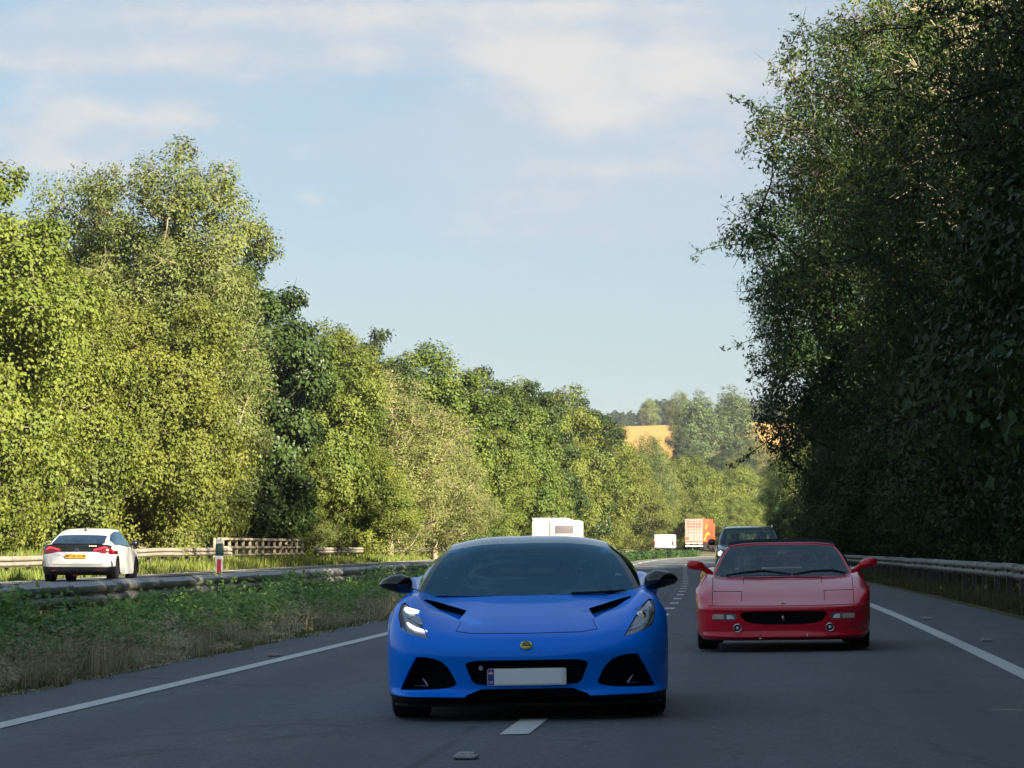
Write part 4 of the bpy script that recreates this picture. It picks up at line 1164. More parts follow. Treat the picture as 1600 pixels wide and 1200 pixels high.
class Shell:
    """half of a car's skin as a smooth grid over control rows; pieces get keys and end up as separate parts"""
    def __init__(self):
        self.bm = bmesh.new()
        self.lay = self.bm.faces.layers.int.new('key')
        self.keys = []
    def kid(self, key):
        if key not in self.keys: self.keys.append(key)
        return self.keys.index(key)
    def grid(self, rows, cell, n=6):
        C = np.array(rows, float)                      # I x J x 3
        I, J = C.shape[:2]
        G = cr1(C, n)                                  # along rows
        G = np.swapaxes(cr1(np.swapaxes(G, 0, 1), n), 0, 1)
        G[:, :, 0] = np.maximum(G[:, :, 0], 0)
        vs = [[self.bm.verts.new(G[a, b]) for b in range(G.shape[1])] for a in range(G.shape[0])]
        for a in range(G.shape[0] - 1):
            for b in range(G.shape[1] - 1):
                key = cell(a // n, b // n)
                if key is None: continue
                q = [vs[a][b], vs[a][b + 1], vs[a + 1][b + 1], vs[a + 1][b]]
                if len({tuple(round(c, 5) for c in v.co) for v in q}) < 3: continue
                f = self.bm.faces.new(q)
                f[self.lay] = self.kid(key)
    def cut(self, poly, key, src, axes=(0, 2), rng_=(2, -9, 9), sink=None, wall=None, pad=0.03):
        """cut a polygon seen along one axis out of pieces named in src, give the inside a new key and sink it"""
        bm, lay = self.bm, self.lay
        a, b = axes
        poly = [tuple(p) for p in poly]
        lo = (min(p[0] for p in poly) - pad, min(p[1] for p in poly) - pad)
        hi = (max(p[0] for p in poly) + pad, max(p[1] for p in poly) + pad)
        srcs = {self.kid(s) for s in src}
        ra, r0, r1 = rng_
        def cand():
            out = []
            for f in bm.faces:
                if f[lay] not in srcs: continue
                co = [v.co for v in f.verts]
                if max(c[a] for c in co) < lo[0] or min(c[a] for c in co) > hi[0] or max(c[b] for c in co) < lo[1] or min(c[b] for c in co) > hi[1]: continue
                m = f.calc_center_median()
                if not (r0 <= m[ra] <= r1): continue
                out.append(f)
            return out
        n = len(poly)
        for i in range(n):
            p, q = poly[i], poly[(i + 1) % n]
            t = (q[0] - p[0], q[1] - p[1])
            if abs(t[0]) + abs(t[1]) < 1e-6: continue
            no = [0, 0, 0]; no[a] = t[1]; no[b] = -t[0]
            pc = [0, 0, 0]; pc[a] = p[0]; pc[b] = p[1]
            # only faces close to this edge of the polygon
            e0 = (min(p[0], q[0]) - pad, min(p[1], q[1]) - pad); e1 = (max(p[0], q[0]) + pad, max(p[1], q[1]) + pad)
            fs = []
            for f in cand():
                co = [v.co for v in f.verts]
                if max(c[a] for c in co) < e0[0] or min(c[a] for c in co) > e1[0] or max(c[b] for c in co) < e0[1] or min(c[b] for c in co) > e1[1]: continue
                fs.append(f)
            geom = fs + list({e for f in fs for e in f.edges}) + list({v for f in fs for v in f.verts})
            bmesh.ops.bisect_plane(bm, geom=geom, dist=1e-5, plane_co=pc, plane_no=no)
        def inside(x, y):
            c = False; j = n - 1
            for i in range(n):
                xi, yi = poly[i]; xj, yj = poly[j]
                if (yi > y) != (yj > y) and x < (xj - xi) * (y - yi) / (yj - yi) + xi: c = not c
                j = i
            return c
        k = self.kid(key)
        hit = []
        for f in cand():
            m = f.calc_center_median()
            if inside(m[a], m[b]):
                f[lay] = k; hit.append(f)
        if sink is not None and hit:
            r = bmesh.ops.extrude_face_region(bm, geom=hit)
            nv = [g for g in r['geom'] if isinstance(g, bmesh.types.BMVert)]
            nf = {g for g in r['geom'] if isinstance(g, bmesh.types.BMFace)}
            bmesh.ops.translate(bm, verts=nv, vec=Vector(sink))
            wk = self.kid(wall or key)
            for v in nv:
                for f in v.link_faces:
                    if f not in nf: f[lay] = wk
            for f in nf: f[lay] = k
            dead = [f for f in hit if f.is_valid]
            if dead: bmesh.ops.delete(bm, geom=dead, context='FACES_ONLY')
        return len(hit)
    def ring(self, poly, wd, key, src, **kw):
        """a thin shut line along an open or closed polyline"""
        for p, q in zip(poly[:-1], poly[1:]):
            t = Vector((q[0] - p[0], q[1] - p[1])); 
            if t.length < 1e-6: continue
            t.normalize(); nn = Vector((-t.y, t.x)) * wd / 2
            self.cut([(p[0] + nn.x, p[1] + nn.y), (q[0] + nn.x, q[1] + nn.y), (q[0] - nn.x, q[1] - nn.y), (p[0] - nn.x, p[1] - nn.y)], key, src, **kw)
    def build(self, parent, mats, merge=('',), angle=35, solid=0.0):
        """mirror, then one object per key; a key 'name|side' gives one part per side"""
        bm, lay = self.bm, self.lay
        bmesh.ops.recalc_face_normals(bm, faces=bm.faces)
        out = {}
        bm.faces.ensure_lookup_table()
        for ki, key in enumerate(self.keys):
            fs = [f for f in bm.faces if f[lay] == ki]
            if not fs: continue
            name, _, mode = key.partition('|')
            idx = {}; V = []; Fc = []
            for f in fs:
                Fc.append([idx.setdefault(v.index, len(idx)) for v in f.verts])
            bm.verts.ensure_lookup_table()
            inv = sorted(idx.items(), key=lambda t: t[1])
            V = [bm.verts[i].co.copy() for i, _ in inv]
            def make(sides):
                nb = bmesh.new()
                for s in sides:
                    vv = [nb.verts.new((v.x * s, v.y, v.z)) for v in V]
                    for f in Fc:
                        q = [vv[i] for i in f]
                        try: nb.faces.new(q if s > 0 else q[::-1])
                        except ValueError: pass
                bmesh.ops.remove_doubles(nb, verts=nb.verts, dist=0.0004)
                me = bpy.data.meshes.new(name)
                nb.to_mesh(me); nb.free()
                me.materials.append(mats.get(key) or mats.get(name))
                me.polygons.foreach_set('use_smooth', np.full(len(me.polygons), True))
                me.set_sharp_from_angle(angle=R_(angle))
                return obj(name, me, parent)
            if mode == 'side': out[key] = [make((-1,)), make((1,))]
            else: out[key] = [make((-1, 1))]
        bm.free()
        return out

def index_fix(sh):
    sh.bm.verts.index_update(); sh.bm.faces.index_update()

def wheel(parent, x, y, r, w, spokes, rim_mat, side, rim_r=None):
    """tyre with a rim as sub-part; side=+1 is the +x side"""
    rim_r = rim_r or r - 0.095
    bm = bmesh.new()
    h = w / 2
    prof = [(-h * 0.80, rim_r), (-h, rim_r + 0.02), (-h, r - 0.035), (-h * 0.88, r - 0.008), (-h * 0.5, r), (-h * 0.45, r - 0.006), (-h * 0.40, r), (-0.012, r), (-0.008, r - 0.007), (0.008, r - 0.007), (0.012, r),
            (h * 0.40, r), (h * 0.45, r - 0.006), (h * 0.5, r), (h * 0.88, r - 0.008), (h, r - 0.035), (h, rim_r + 0.02), (h * 0.80, rim_r)]
    add_lathe(bm, prof, 44, 'X')
    t = bm_obj('tyre', bm, M['tyre'], parent, 40, (x, y, r))
    bm = bmesh.new()
    o = side * h * 0.72
    add_lathe(bm, [(o - side * 0.14, rim_r * 0.97), (o, rim_r), (o + side * 0.012, rim_r - 0.012), (o - side * 0.01, rim_r - 0.03), (o - side * 0.12, rim_r - 0.05)], 36, 'X')
    add_lathe(bm, [(o - side * 0.06, 0.07), (o - side * 0.005, 0.065), (o, 0.03)], 18, 'X')
    for k in range(spokes):
        a = 2 * pi * k / spokes
        for da in (-0.10, 0.10):
            add_tube(bm, [(o - side * 0.02, 0.05 * cos(a), 0.05 * sin(a)), (o - side * 0.012, rim_r * 0.98 * cos(a + da), rim_r * 0.98 * sin(a + da))], [0.022, 0.014], 6)
    bm_obj('rim', bm, rim_mat, t, 40)
    return t

def mirror_part(parent, pts, rad, stalk, mt, srad=0.02, glass_y=0.07):
    """door mirror: a rounded shell swept along pts, and its stalk"""
    bm = bmesh.new()
    n = 14
    rings = []
    for (x, y, z, rx, rz) in pts:
        pass
    for i, (x, y, z, ry, rz) in enumerate(pts):
        ring = []
        for k in range(n):
            a = 2 * pi * k / n
            ring.append(bm.verts.new((x, y + ry * cos(a) * (1 if cos(a) < 0 else 0.55), z + rz * sin(a))))
        rings.append(ring)
    for q, w in zip(rings[:-1], rings[1:]):
        for k in range(n): bm.faces.new((q[k], q[(k + 1) % n], w[(k + 1) % n], w[k]))
    bm.faces.new(rings[0][::-1]); bm.faces.new(rings[-1])
    m = bm_obj('door_mirror', bm, mt, parent, 55)
    bm = bmesh.new(); add_tube(bm, stalk, srad, 8); bm_obj('mirror_stalk', bm, mt, m, 50)
    xs = [p[0] for p in pts]; x0, x1 = min(xs), max(xs); c = pts[len(pts) // 2]
    bm = bmesh.new(); add_box(bm, x0 + (x1 - x0) * 0.14, x1 - (x1 - x0) * 0.14, c[1] + c[3] * 0.50, c[1] + c[3] * 0.60, c[2] - c[4] * 0.6, c[2] + c[4] * 0.6, 0.004, 1)
    bm_obj('mirror_glass', bm, M['chrome'], m)
    return m

def skin_mesh(name, pts, edges, rad, mt, parent=None, levels=2, root=0):
    me = bpy.data.meshes.new(name)
    me.from_pydata([Vector(p) for p in pts], edges, [])
    o = bpy.data.objects.new(name, me); COL.objects.link(o)
    o.modifiers.new('skin', 'SKIN')
    sv = me.skin_vertices[0].data
    for i, r in enumerate(rad):
        sv[i].radius = (r, r) if not isinstance(r, tuple) else r
        sv[i].use_root = (i == root)
    s = o.modifiers.new('sub', 'SUBSURF'); s.levels = levels; s.render_levels = levels
    dg = bpy.context.evaluated_depsgraph_get()
    nm = bpy.data.meshes.new_from_object(o.evaluated_get(dg))
    bpy.data.objects.remove(o)
    nm.materials.clear()
    for m in (mt if isinstance(mt, (list, tuple)) else [mt]): nm.materials.append(m)
    nm.polygons.foreach_set('use_smooth', np.full(len(nm.polygons), True))
    nm.name = name
    return nm

def seated_person(frame, seat, label, top, hands=True, hair='hair', s=1.0, head_turn=0.0, group=None):
    """a driver or passenger facing -Y in the frame's own axes; one continuous body with clothes and hair as children"""
    x, y, z = seat                                       # hip point
    Mx = frame
    def P(a, b, c): return (x + a * s, y + b * s, z + c * s)
    pts = [P(0, 0, 0), P(0, 0.06, 0.18), P(0, 0.12, 0.38), P(0, 0.13, 0.50), P(0, 0.12, 0.585), P(0, 0.10, 0.66), P(0, 0.085, 0.74), P(0, 0.09, 0.80)]
    rad = [0.135, (0.15, 0.115), (0.165, 0.115), (0.12, 0.09), 0.055, (0.072, 0.085), (0.076, 0.095), (0.05, 0.06)]
    edges = [(i, i + 1) for i in range(7)]
    hand = -0.34 if hands else -0.18
    for sg in (-1, 1):
        b = len(pts)
        pts += [P(sg * 0.19, 0.12, 0.46), P(sg * 0.235, 0.0, 0.25), P(sg * (0.17 if hands else 0.14), hand + 0.10, 0.22 if hands else 0.08), P(sg * (0.155 if hands else 0.08), hand, 0.26 if hands else 0.07), P(sg * 0.145, hand - 0.05, 0.30 if hands else 0.07)]
        rad += [0.062, 0.046, 0.036, (0.036, 0.022), (0.030, 0.015)]
        edges += [(3, b), (b, b + 1), (b + 1, b + 2), (b + 2, b + 3), (b + 3, b + 4)]
        b = len(pts)
        pts += [P(sg * 0.10, -0.06, 0.0), P(sg * 0.14, -0.42, 0.13), P(sg * 0.12, -0.66, -0.18), P(sg * 0.12, -0.80, -0.20)]
        rad += [0.095, 0.065, 0.048, 0.04]
        edges += [(0, b), (b, b + 1), (b + 1, b + 2), (b + 2, b + 3)]
    body = skin_mesh('person', pts, edges, rad, [M['skin'], top])
    # clothes cover everything between the neck and the wrists
    mi = []
    for p in body.polygons:
        c = p.center
        zz = (c.z - z) / s; yy = (c.y - y) / s
        wrist = hands and yy < hand + 0.04 and zz > 0.2
        mi.append(0 if zz > 0.555 or wrist else 1)
    body.polygons.foreach_set('material_index', mi)
    e = obj('person', body)
    e.matrix_world = Mx
    tag(e, label, 'person', group)
    bm = bmesh.new()
    bmesh.ops.create_uvsphere(bm, u_segments=18, v_segments=12, radius=1.0)
    for v in bm.verts:
        v.co = Vector((v.co.x * 0.088, v.co.y * 0.108 + 0.015, v.co.z * 0.105 + 0.01))
    bmesh.ops.delete(bm, geom=[v for v in bm.verts if v.co.z < -0.045 or (v.co.y < -0.05 and v.co.z < 0.045)], context='VERTS')
    bm_obj('hair', bm, M[hair], e, 60, P(0, 0.095, 0.775))
    bm = bmesh.new()
    add_tube(bm, [P(0, 0.0, 0.765), P(0, -0.022, 0.735), P(0, -0.005, 0.725)], [0.008, 0.014, 0.010], 8)
    bm_obj('nose', bm, M['skin'], e, 60)
    for sg in (-1, 1):
        bm = bmesh.new(); bmesh.ops.create_uvsphere(bm, u_segments=8, v_segments=6, radius=0.012 * s)
        bm_obj('eye', bm, M['ink'], e, 60, P(sg * 0.032, 0.008, 0.765))
        bm = bmesh.new(); bmesh.ops.create_uvsphere(bm, u_segments=8, v_segments=6, radius=0.024 * s)
        bm_obj('ear', bm, M['skin'], e, 60, P(sg * 0.082, 0.095, 0.75))
    bm = bmesh.new(); add_tube(bm, [P(-0.025, 0.006, 0.70), P(0, -0.002, 0.698), P(0.025, 0.006, 0.70)], 0.006, 6)
    bm_obj('mouth', bm, M['flag_red'], e, 60)
    return e

def seat(parent, x, y, z, mt, top=0.92):
    bm = bmesh.new(); add_box(bm, x - 0.24, x + 0.24, y - 0.36, y + 0.12, z - 0.10, z + 0.05, 0.05, 3)
    add_box(bm, x - 0.24, x + 0.24, y + 0.10, y + 0.24, z, top - 0.16, 0.05, 3, Matrix.Rotation(-0.22, 3, 'X'), Vector((x, y + 0.1, z)))
    o = bm_obj('seat', bm, mt, parent, 40)
    bm = bmesh.new(); add_box(bm, x - 0.13, x + 0.13, y + 0.24, y + 0.34, top - 0.19, top, 0.04, 3); bm_obj('headrest', bm, mt, o, 40)

def steering(parent, x, y, z, r=0.17):
    bm = bmesh.new()
    pts = [(x + r * cos(2 * pi * k / 24), y + 0.35 * r * sin(2 * pi * k / 24), z + r * 0.93 * sin(2 * pi * k / 24)) for k in range(25)]
    add_tube(bm, pts, 0.014, 8, False)
    add_tube(bm, [(x - r, y, z), (x + r, y, z)], 0.013, 6); add_tube(bm, [(x, y, z), (x, y - 0.3, z - 0.1)], 0.03, 8)
    bm_obj('steering_wheel', bm, M['plastic'], parent, 50)

def place_car(name, d, X, zc, heading, roll, label, cat, front_axle):
    """heading = sideways drift per metre away from the camera; the origin is under the end nearest the camera"""
    e = empty(name, (X - front_axle * heading, d - front_axle, zc), (0, roll, -math.atan(heading)), label, cat)
    return e

def text_mesh(s, size, depth=0.002, font_scale_x=1.0, bold=0.0):
    c = bpy.data.curves.new('txt', 'FONT'); c.body = s; c.size = size; c.extrude = depth; c.align_x = 'CENTER'; c.align_y = 'CENTER'; c.offset = bold; c.space_character = 1.08
    o = bpy.data.objects.new('txt', c); COL.objects.link(o)
    dg = bpy.context.evaluated_depsgraph_get()
    me = bpy.data.meshes.new_from_object(o.evaluated_get(dg))
    bpy.data.objects.remove(o); bpy.data.curves.remove(c)
    return me

# ---------------------------------------------------------------- blue two seat coupe
def blue_coupe():
    e = place_car('sports_car', 24.3, 0.12, 0.0, 0.020, -0.017, 'blue low sports coupe with black mirrors and lit left headlight straddling the lane line', 'car', 0.9)
    S = Shell()
    X = [0, .25, .45, .65, .80, .90, .945]
    def row(yz, xs=X): return [(x, y, z) for x, (y, z) in zip(xs, yz)]
    rows = [
     row([(.16,.118),(.16,.118),(.17,.118),(.22,.118),(.31,.12),(.44,.13),(.57,.15)], [0,.25,.45,.65,.80,.885,.922]),
     row([(.045,.155),(.05,.157),(.06,.162),(.095,.168),(.195,.17),(.385,.178),(.575,.19)], [0,.25,.45,.66,.815,.905,.936]),
     row([(.055,.215),(.06,.215),(.085,.216),(.15,.218),(.26,.222),(.43,.235),(.588,.25)], [0,.25,.45,.65,.815,.912,.942]),
     row([(.02,.35),(.025,.35),(.05,.355),(.115,.37),(.225,.38),(.42,.39),(.59,.37)], [0,.25,.45,.65,.815,.914,.945]),
     row([(0,.44),(.005,.442),(.03,.45),(.10,.465),(.225,.49),(.43,.50),(.61,.46)], [0,.25,.45,.65,.81,.914,.947]),
     row([(.06,.515),(.065,.518),(.09,.525),(.16,.55),(.285,.595),(.48,.60),(.645,.55)], [0,.25,.45,.65,.803,.907,.947]),
     row([(.17,.575),(.175,.578),(.20,.585),(.28,.625),(.41,.675),(.56,.68),(.70,.62)], [0,.25,.45,.645,.79,.893,.946]),
     row([(.50,.665),(.50,.667),(.50,.664),(.52,.695),(.58,.755),(.68,.745),(.80,.672)], [0,.24,.44,.63,.775,.876,.945]),
     row([(.85,.735),(.85,.734),(.85,.722),(.85,.745),(.85,.815),(.88,.797),(.92,.695)], [0,.24,.44,.625,.768,.868,.946]),
     row([(1.12,.785),(1.12,.784),(1.12,.778),(1.12,.782),(1.12,.835),(1.12,.812),(1.13,.668)], [0,.24,.44,.62,.765,.862,.945]),
     row([(1.30,.815),(1.31,.815),(1.34,.812),(1.37,.812),(1.34,.842),(1.33,.808),(1.27,.57)], [0,.24,.45,.63,.756,.852,.942]),
     row([(1.42,.818),(1.42,.818),(1.42,.818),(1.45,.82),(1.45,.845),(1.45,.80),(1.33,.18)], [0,.24,.45,.64,.752,.845,.925]),
     row([(1.9,.84),(1.9,.84),(1.9,.84),(1.9,.845),(1.9,.858),(1.9,.80),(1.9,.15)], [0,.24,.45,.66,.745,.835,.90]),
     row([(2.5,.86),(2.5,.86),(2.5,.86),(2.5,.87),(2.5,.885),(2.5,.83),(2.5,.15)], [0,.24,.45,.66,.775,.862,.905]),
     row([(2.95,.88),(2.95,.88),(2.95,.89),(2.95,.90),(2.95,.925),(2.95,.86),(2.97,.17)], [0,.24,.45,.66,.815,.915,.925]),
     row([(3.15,.89),(3.15,.89),(3.15,.90),(3.15,.91),(3.15,.94),(3.15,.87),(3.10,.55)], [0,.24,.45,.66,.82,.925,.947]),
     row([(3.47,.90),(3.47,.90),(3.47,.91),(3.47,.92),(3.47,.95),(3.47,.88),(3.47,.71)], [0,.24,.45,.66,.82,.925,.947]),
     row([(3.8,.91),(3.8,.91),(3.8,.915),(3.8,.92),(3.8,.94),(3.8,.87),(3.84,.55)], [0,.24,.45,.66,.81,.915,.945]),
     row([(4.05,.91),(4.05,.91),(4.05,.91),(4.05,.91),(4.02,.92),(4.0,.83),(3.95,.22)], [0,.24,.45,.65,.79,.895,.925]),
     row([(4.32,.90),(4.32,.90),(4.31,.90),(4.28,.89),(4.22,.88),(4.12,.78),(4.0,.22)], [0,.24,.45,.63,.76,.86,.90]),
     row([(4.41,.62),(4.41,.62),(4.40,.62),(4.37,.62),(4.30,.62),(4.2,.60),(4.05,.22)], [0,.24,.45,.63,.76,.85,.89]),
     row([(4.34,.24),(4.34,.24),(4.33,.24),(4.31,.24),(4.26,.24),(4.18,.24),(4.08,.22)], [0,.24,.45,.63,.76,.84,.87]),
    ]
    S.grid(rows, lambda i, j: 'lip|side' if i < 1 else (None if (10 <= i <= 15 and j < 3) else 'body'))
    # cabin
    cab = [
     [(0,1.27,.812),(.40,1.30,.815),(.745,1.385,.822),(.775,1.44,.835),(.785,1.48,.84),(.79,1.50,.835)],
     [(0,1.50,.925),(.38,1.52,.925),(.697,1.58,.93),(.735,1.62,.93),(.772,1.63,.88),(.79,1.62,.84)],
     [(0,1.77,1.07),(.35,1.79,1.068),(.63,1.83,1.05),(.668,1.86,1.045),(.76,1.85,.95),(.795,1.85,.85)],
     [(0,2.02,1.175),(.32,2.03,1.168),(.552,2.055,1.135),(.592,2.07,1.12),(.735,2.05,1.0),(.80,2.05,.86)],
     [(0,2.38,1.228),(.31,2.38,1.220),(.53,2.38,1.18),(.575,2.38,1.155),(.735,2.4,1.02),(.80,2.4,.87)],
     [(0,2.9,1.20),(.30,2.9,1.19),(.52,2.9,1.155),(.56,2.9,1.13),(.71,2.9,1.0),(.79,2.9,.89)],
     [(0,3.5,1.085),(.28,3.5,1.08),(.49,3.5,1.05),(.52,3.5,1.04),(.66,3.5,.97),(.72,3.5,.92)],
     [(0,4.05,.95),(.25,4.05,.95),(.42,4.05,.945),(.45,4.05,.94),(.55,4.05,.935),(.60,4.05,.93)],
    ]
    def cc(i, j):
        if j < 2 and i < 3: return 'windscreen'
        if j == 2 and i < 3: return 'a_pillar|side'
        if j > 2 and i < 5: return 'side_window|side'
        if j < 2 and i == 5: return 'rear_window'
        return 'roof'
    S.grid(cab, cc)
    F = dict(rng_=(1, -1, 1.25))
    body = ['body', 'lip|side']
    # intakes
    S.cut([(-.05,.405),(.335,.405),(.395,.392),(.405,.375),(.365,.27),(.335,.245),(.26,.238),(-.05,.238)], 'centre_intake', ['body'], sink=(0, .16, 0), wall='intake_wall', **F)
    S.cut([(.464,.255),(.495,.32),(.523,.365),(.565,.402),(.617,.422),(.68,.432),(.735,.432),(.775,.365),(.823,.270),(.848,.212),(.72,.211),(.60,.216),(.523,.224),(.48,.238)], 'side_intake|side', ['body'], sink=(-.01, .14, 0), wall='intake_wall', **F)
    # black splitter band under the blue lip
    S.cut([(-.05,.215),(.30,.215),(.40,.178),(.42,.150),(.40,.05),(-.05,.05)], 'lower_grille', body, sink=(0, .05, 0), wall='lower_grille', **F)
    # bonnet vents
    S.cut([(.415,.722),(.70,.800),(.715,.797),(.60,.728),(.455,.664)], 'bonnet_vent|side', ['body'], rng_=(1, .3, 1.3), sink=(0.003, .045, -.045), wall='vent_wall|side')
    # headlights
    HL = [(.645,.548),(.70,.635),(.765,.735),(.825,.785),(.855,.775),(.866,.70),(.845,.625),(.79,.585)]
    S.cut(HL, 'headlight|side', ['body'], rng_=(1, .1, 1.1), sink=(0, .012, -.006), wall='gap')
    # shut lines
    S.ring([(-.05,.575),(.36,.580),(.47,.595)], .0045, 'gap', ['body'], rng_=(1, .05, 1.1), sink=(0, .002, -.006))
    S.ring([(.47,.595),(.44,.655)], .0035, 'gap', ['body'], rng_=(1, .05, 1.1), sink=(0, .002, -.005))
    index_fix(S)
    mats = {'body': M['blue'], 'lip|side': M['plastic'], 'roof': M['black_blue'], 'windscreen': M['glass_dark'], 'a_pillar|side': M['gloss_black'], 'side_window|side': M['glass_black'], 'rear_window': M['glass_black'],
            'centre_intake': M['void'], 'intake_wall': M['blue'], 'intake_wall|side': M['blue'], 'vent_wall|side': M['void'], 'side_intake|side': M['void'], 'lower_grille': M['void'], 'bonnet_vent|side': M['blue'], 'vent_wall': M['void'], 'headlight|side': M['lens_face'], 'gap': M['gap']}
    out = S.build(e, mats)
    # floor pan and wheel housings keep daylight out from below
    bm = bmesh.new(); add_box(bm, -.80, .80, .35, 4.15, .13, .17); add_box(bm, -.62, .62, .25, 1.25, .17, .60); add_box(bm, -.62, .62, 2.7, 4.2, .17, .80); add_box(bm, -.84, .84, .47, .50, .17, .42)
    bm_obj('floor_pan', bm, M['void'], e)
    # lamps inside the clusters: dark housing bars, lit upper and lower strips on the car's right
    for sg, lamp in ((-1, out['headlight|side'][0]), (1, out['headlight|side'][1])):
        def surf(x, z):
            # depth of the lens at (x, z)
            q = sorted(((abs(v.co.x) - x) ** 2 + (v.co.z - z) ** 2, v.co.y) for v in lamp.data.vertices)[:7]
            ws = [1 / (a + 2e-4) for a, _ in q]
            return sum(w * y for w, (_, y) in zip(ws, q)) / sum(ws)
        def strip_(nm, poly, mt, lift_=0.012, par=lamp):
            bm = bmesh.new()
            f = [bm.verts.new((sg * x, surf(x, z) - lift_, z)) for x, z in poly]
            b = [bm.verts.new((sg * x, surf(x, z) + 0.02, z)) for x, z in poly]
            n = len(poly); bm.faces.new(f); bm.faces.new(b[::-1])
            for k in range(n): bm.faces.new((f[k], b[k], b[(k + 1) % n], f[(k + 1) % n]))
            return bm_obj(nm, bm, mt, par)
        strip_('lamp_trim', [(.838,.63),(.862,.70),(.853,.775),(.836,.775),(.835,.70),(.80,.60)], M['lamp_dark'])
        if sg < 0:
            strip_('daytime_light', [(.722,.733),(.730,.716),(.75,.710),(.785,.712),(.815,.722),(.833,.742),(.826,.754),(.81,.757),(.775,.748),(.745,.740)], M['drl'], .016)
            strip_('daytime_light', [(.660,.604),(.662,.592),(.70,.594),(.745,.604),(.785,.626),(.806,.652),(.797,.660),(.77,.643),(.73,.624),(.69,.612)], M['drl'], .016)
            strip_('lamp_bar', [(.69,.640),(.72,.645),(.80,.690),(.82,.705),(.75,.700),(.715,.690)], M['lamp_grey'], .013)
        else:
            strip_('lamp_bar', [(.725,.725),(.74,.705),(.80,.712),(.83,.735),(.80,.742)], M['lamp_grey'])
            strip_('lamp_bar', [(.67,.600),(.672,.585),(.75,.605),(.79,.635),(.775,.645),(.72,.622)], M['lamp_grey'])
            bm = bmesh.new(); add_lathe(bm, [(-.012, .02), (.0, .034), (.03, .036)], 18, 'Y', (.765, surf(.765, .675) + .002, .675)); bm_obj('lamp_projector', bm, M['chrome'], lamp, 40)
    # angled blades and the parking sensor in the intakes
    for sg in (-1, 1):
        bm = bmesh.new(); add_tube(bm, [(sg * .755, .34, .37), (sg * .665, .30, .235)], .006, 6); add_tube(bm, [(sg * .665, .30, .235), (sg * .755, .36, .235)], .005, 6)
        bm_obj('intake_blade', bm, M['lamp_grey'], e)
    bm = bmesh.new(); add_lathe(bm, [(0, .014), (.004, .018), (.03, .018)], 16, 'Y', (-.305, .12, .352)); bm_obj('parking_sensor', bm, M['lamp_grey'], e, 40)
    bm = bmesh.new()
    for k in range(7): add_box(bm, -.38 + .004 * k, .38 - .004 * k, .14, .155, .262 + k * .019, .265 + k * .019)
    bm_obj('grille_slat', bm, M['plastic'], e)
    # splitter
    bm = bmesh.new()
    yy = [(0, .10), (.45, .11), (.66, .17), (.80, .27), (.88, .42), (.90, .56)]
    full = [(-x, y) for x, y in yy[::-1]] + yy[1:]
    top = [bm.verts.new((x, y, .118)) for x, y in full]; bot = [bm.verts.new((x, y + .012, .100)) for x, y in full]
    tb = [bm.verts.new((x * .98, .6, .118)) for x, y in full]; bb = [bm.verts.new((x * .98, .6, .100)) for x, y in full]
    for k in range(len(full) - 1):
        bm.faces.new((top[k], top[k + 1], bot[k + 1], bot[k])); bm.faces.new((top[k], tb[k], tb[k + 1], top[k + 1])); bm.faces.new((bot[k], bot[k + 1], bb[k + 1], bb[k])); bm.faces.new((tb[k], bb[k], bb[k + 1], tb[k + 1]))
    bm_obj('splitter', bm, M['plastic'], e)
    # number plate, blank, with the blue national band
    pl = empty('number_plate', (0, -.035, .297), (-.04, 0, 0), parent=e)
    bm = bmesh.new(); add_box(bm, -.26, .26, 0, .012, -.056, .056, .012, 3); bm_obj('plate_base', bm, M['plate_white'], pl, 40)
    bm = bmesh.new(); add_box(bm, -.212, .235, -.002, .001, -.047, .047); bm_obj('blank_field', bm, M['plate_blank'], pl)
    bm = bmesh.new(); add_box(bm, -.255, -.214, -.0025, .001, -.051, .051, .0); bm_obj('blue_band', bm, M['plate_blue'], pl)
    bm = bmesh.new()
    add_box(bm, -.251, -.218, -.0045, -.0028, .015, .037); bm_obj('flag_ground', bm, M['flag_red'], pl)
    bm = bmesh.new()
    add_box(bm, -.251, -.218, -.0062, -.0047, .0235, .0285); add_box(bm, -.237, -.232, -.0078, -.0064, .015, .037); bm_obj('flag_cross', bm, M['plate_white'], pl)
    me = text_mesh('UK', .024, .0008); me.materials.append(M['plate_white']); obj('country_letters', me, pl, (-.2345, -.004, -.034), (R_(90), 0, 0))
    # nose badge: yellow oval, green shield with a monogram
    bg = empty('badge', (0, .028, .505), (-.85, 0, 0), parent=e)
    bm = bmesh.new(); add_lathe(bm, [(-.004, .036), (.0, .040), (.012, .040)], 32, 'Y'); bmesh.ops.scale(bm, vec=(1, 1, .86), verts=bm.verts); bm_obj('badge_rim', bm, M['badge_yellow'], bg, 40)
    bm = bmesh.new(); tri = [(-.030, -.010), (-.026, -.017), (.026, -.017), (.030, -.010), (.013, .020), (0, .027), (-.013, .020)]
    add_prism(bm, tri, -.007, -.003); bm_obj('badge_shield', bm, M['badge_green'], bg)
    bm = bmesh.new()
    for a, b in (((-.018, -.012), (0, .016)), ((0, .016), (.018, -.012)), ((-.010, -.012), (0, .004)), ((.010, -.012), (0, .004))): add_tube(bm, [(a[0], -.0075, a[1]), (b[0], -.0075, b[1])], .0016, 5)
    bm_obj('badge_monogram', bm, M['badge_yellow'], bg)
    # wheels
    for x, y, w in ((-.80, .90, .255), (.80, .90, .255), (-.79, 3.475, .29), (.79, 3.475, .29)):
        wheel(e, x, y, .345, w, 5, M['dark_rim'], 1 if x > 0 else -1, .255)
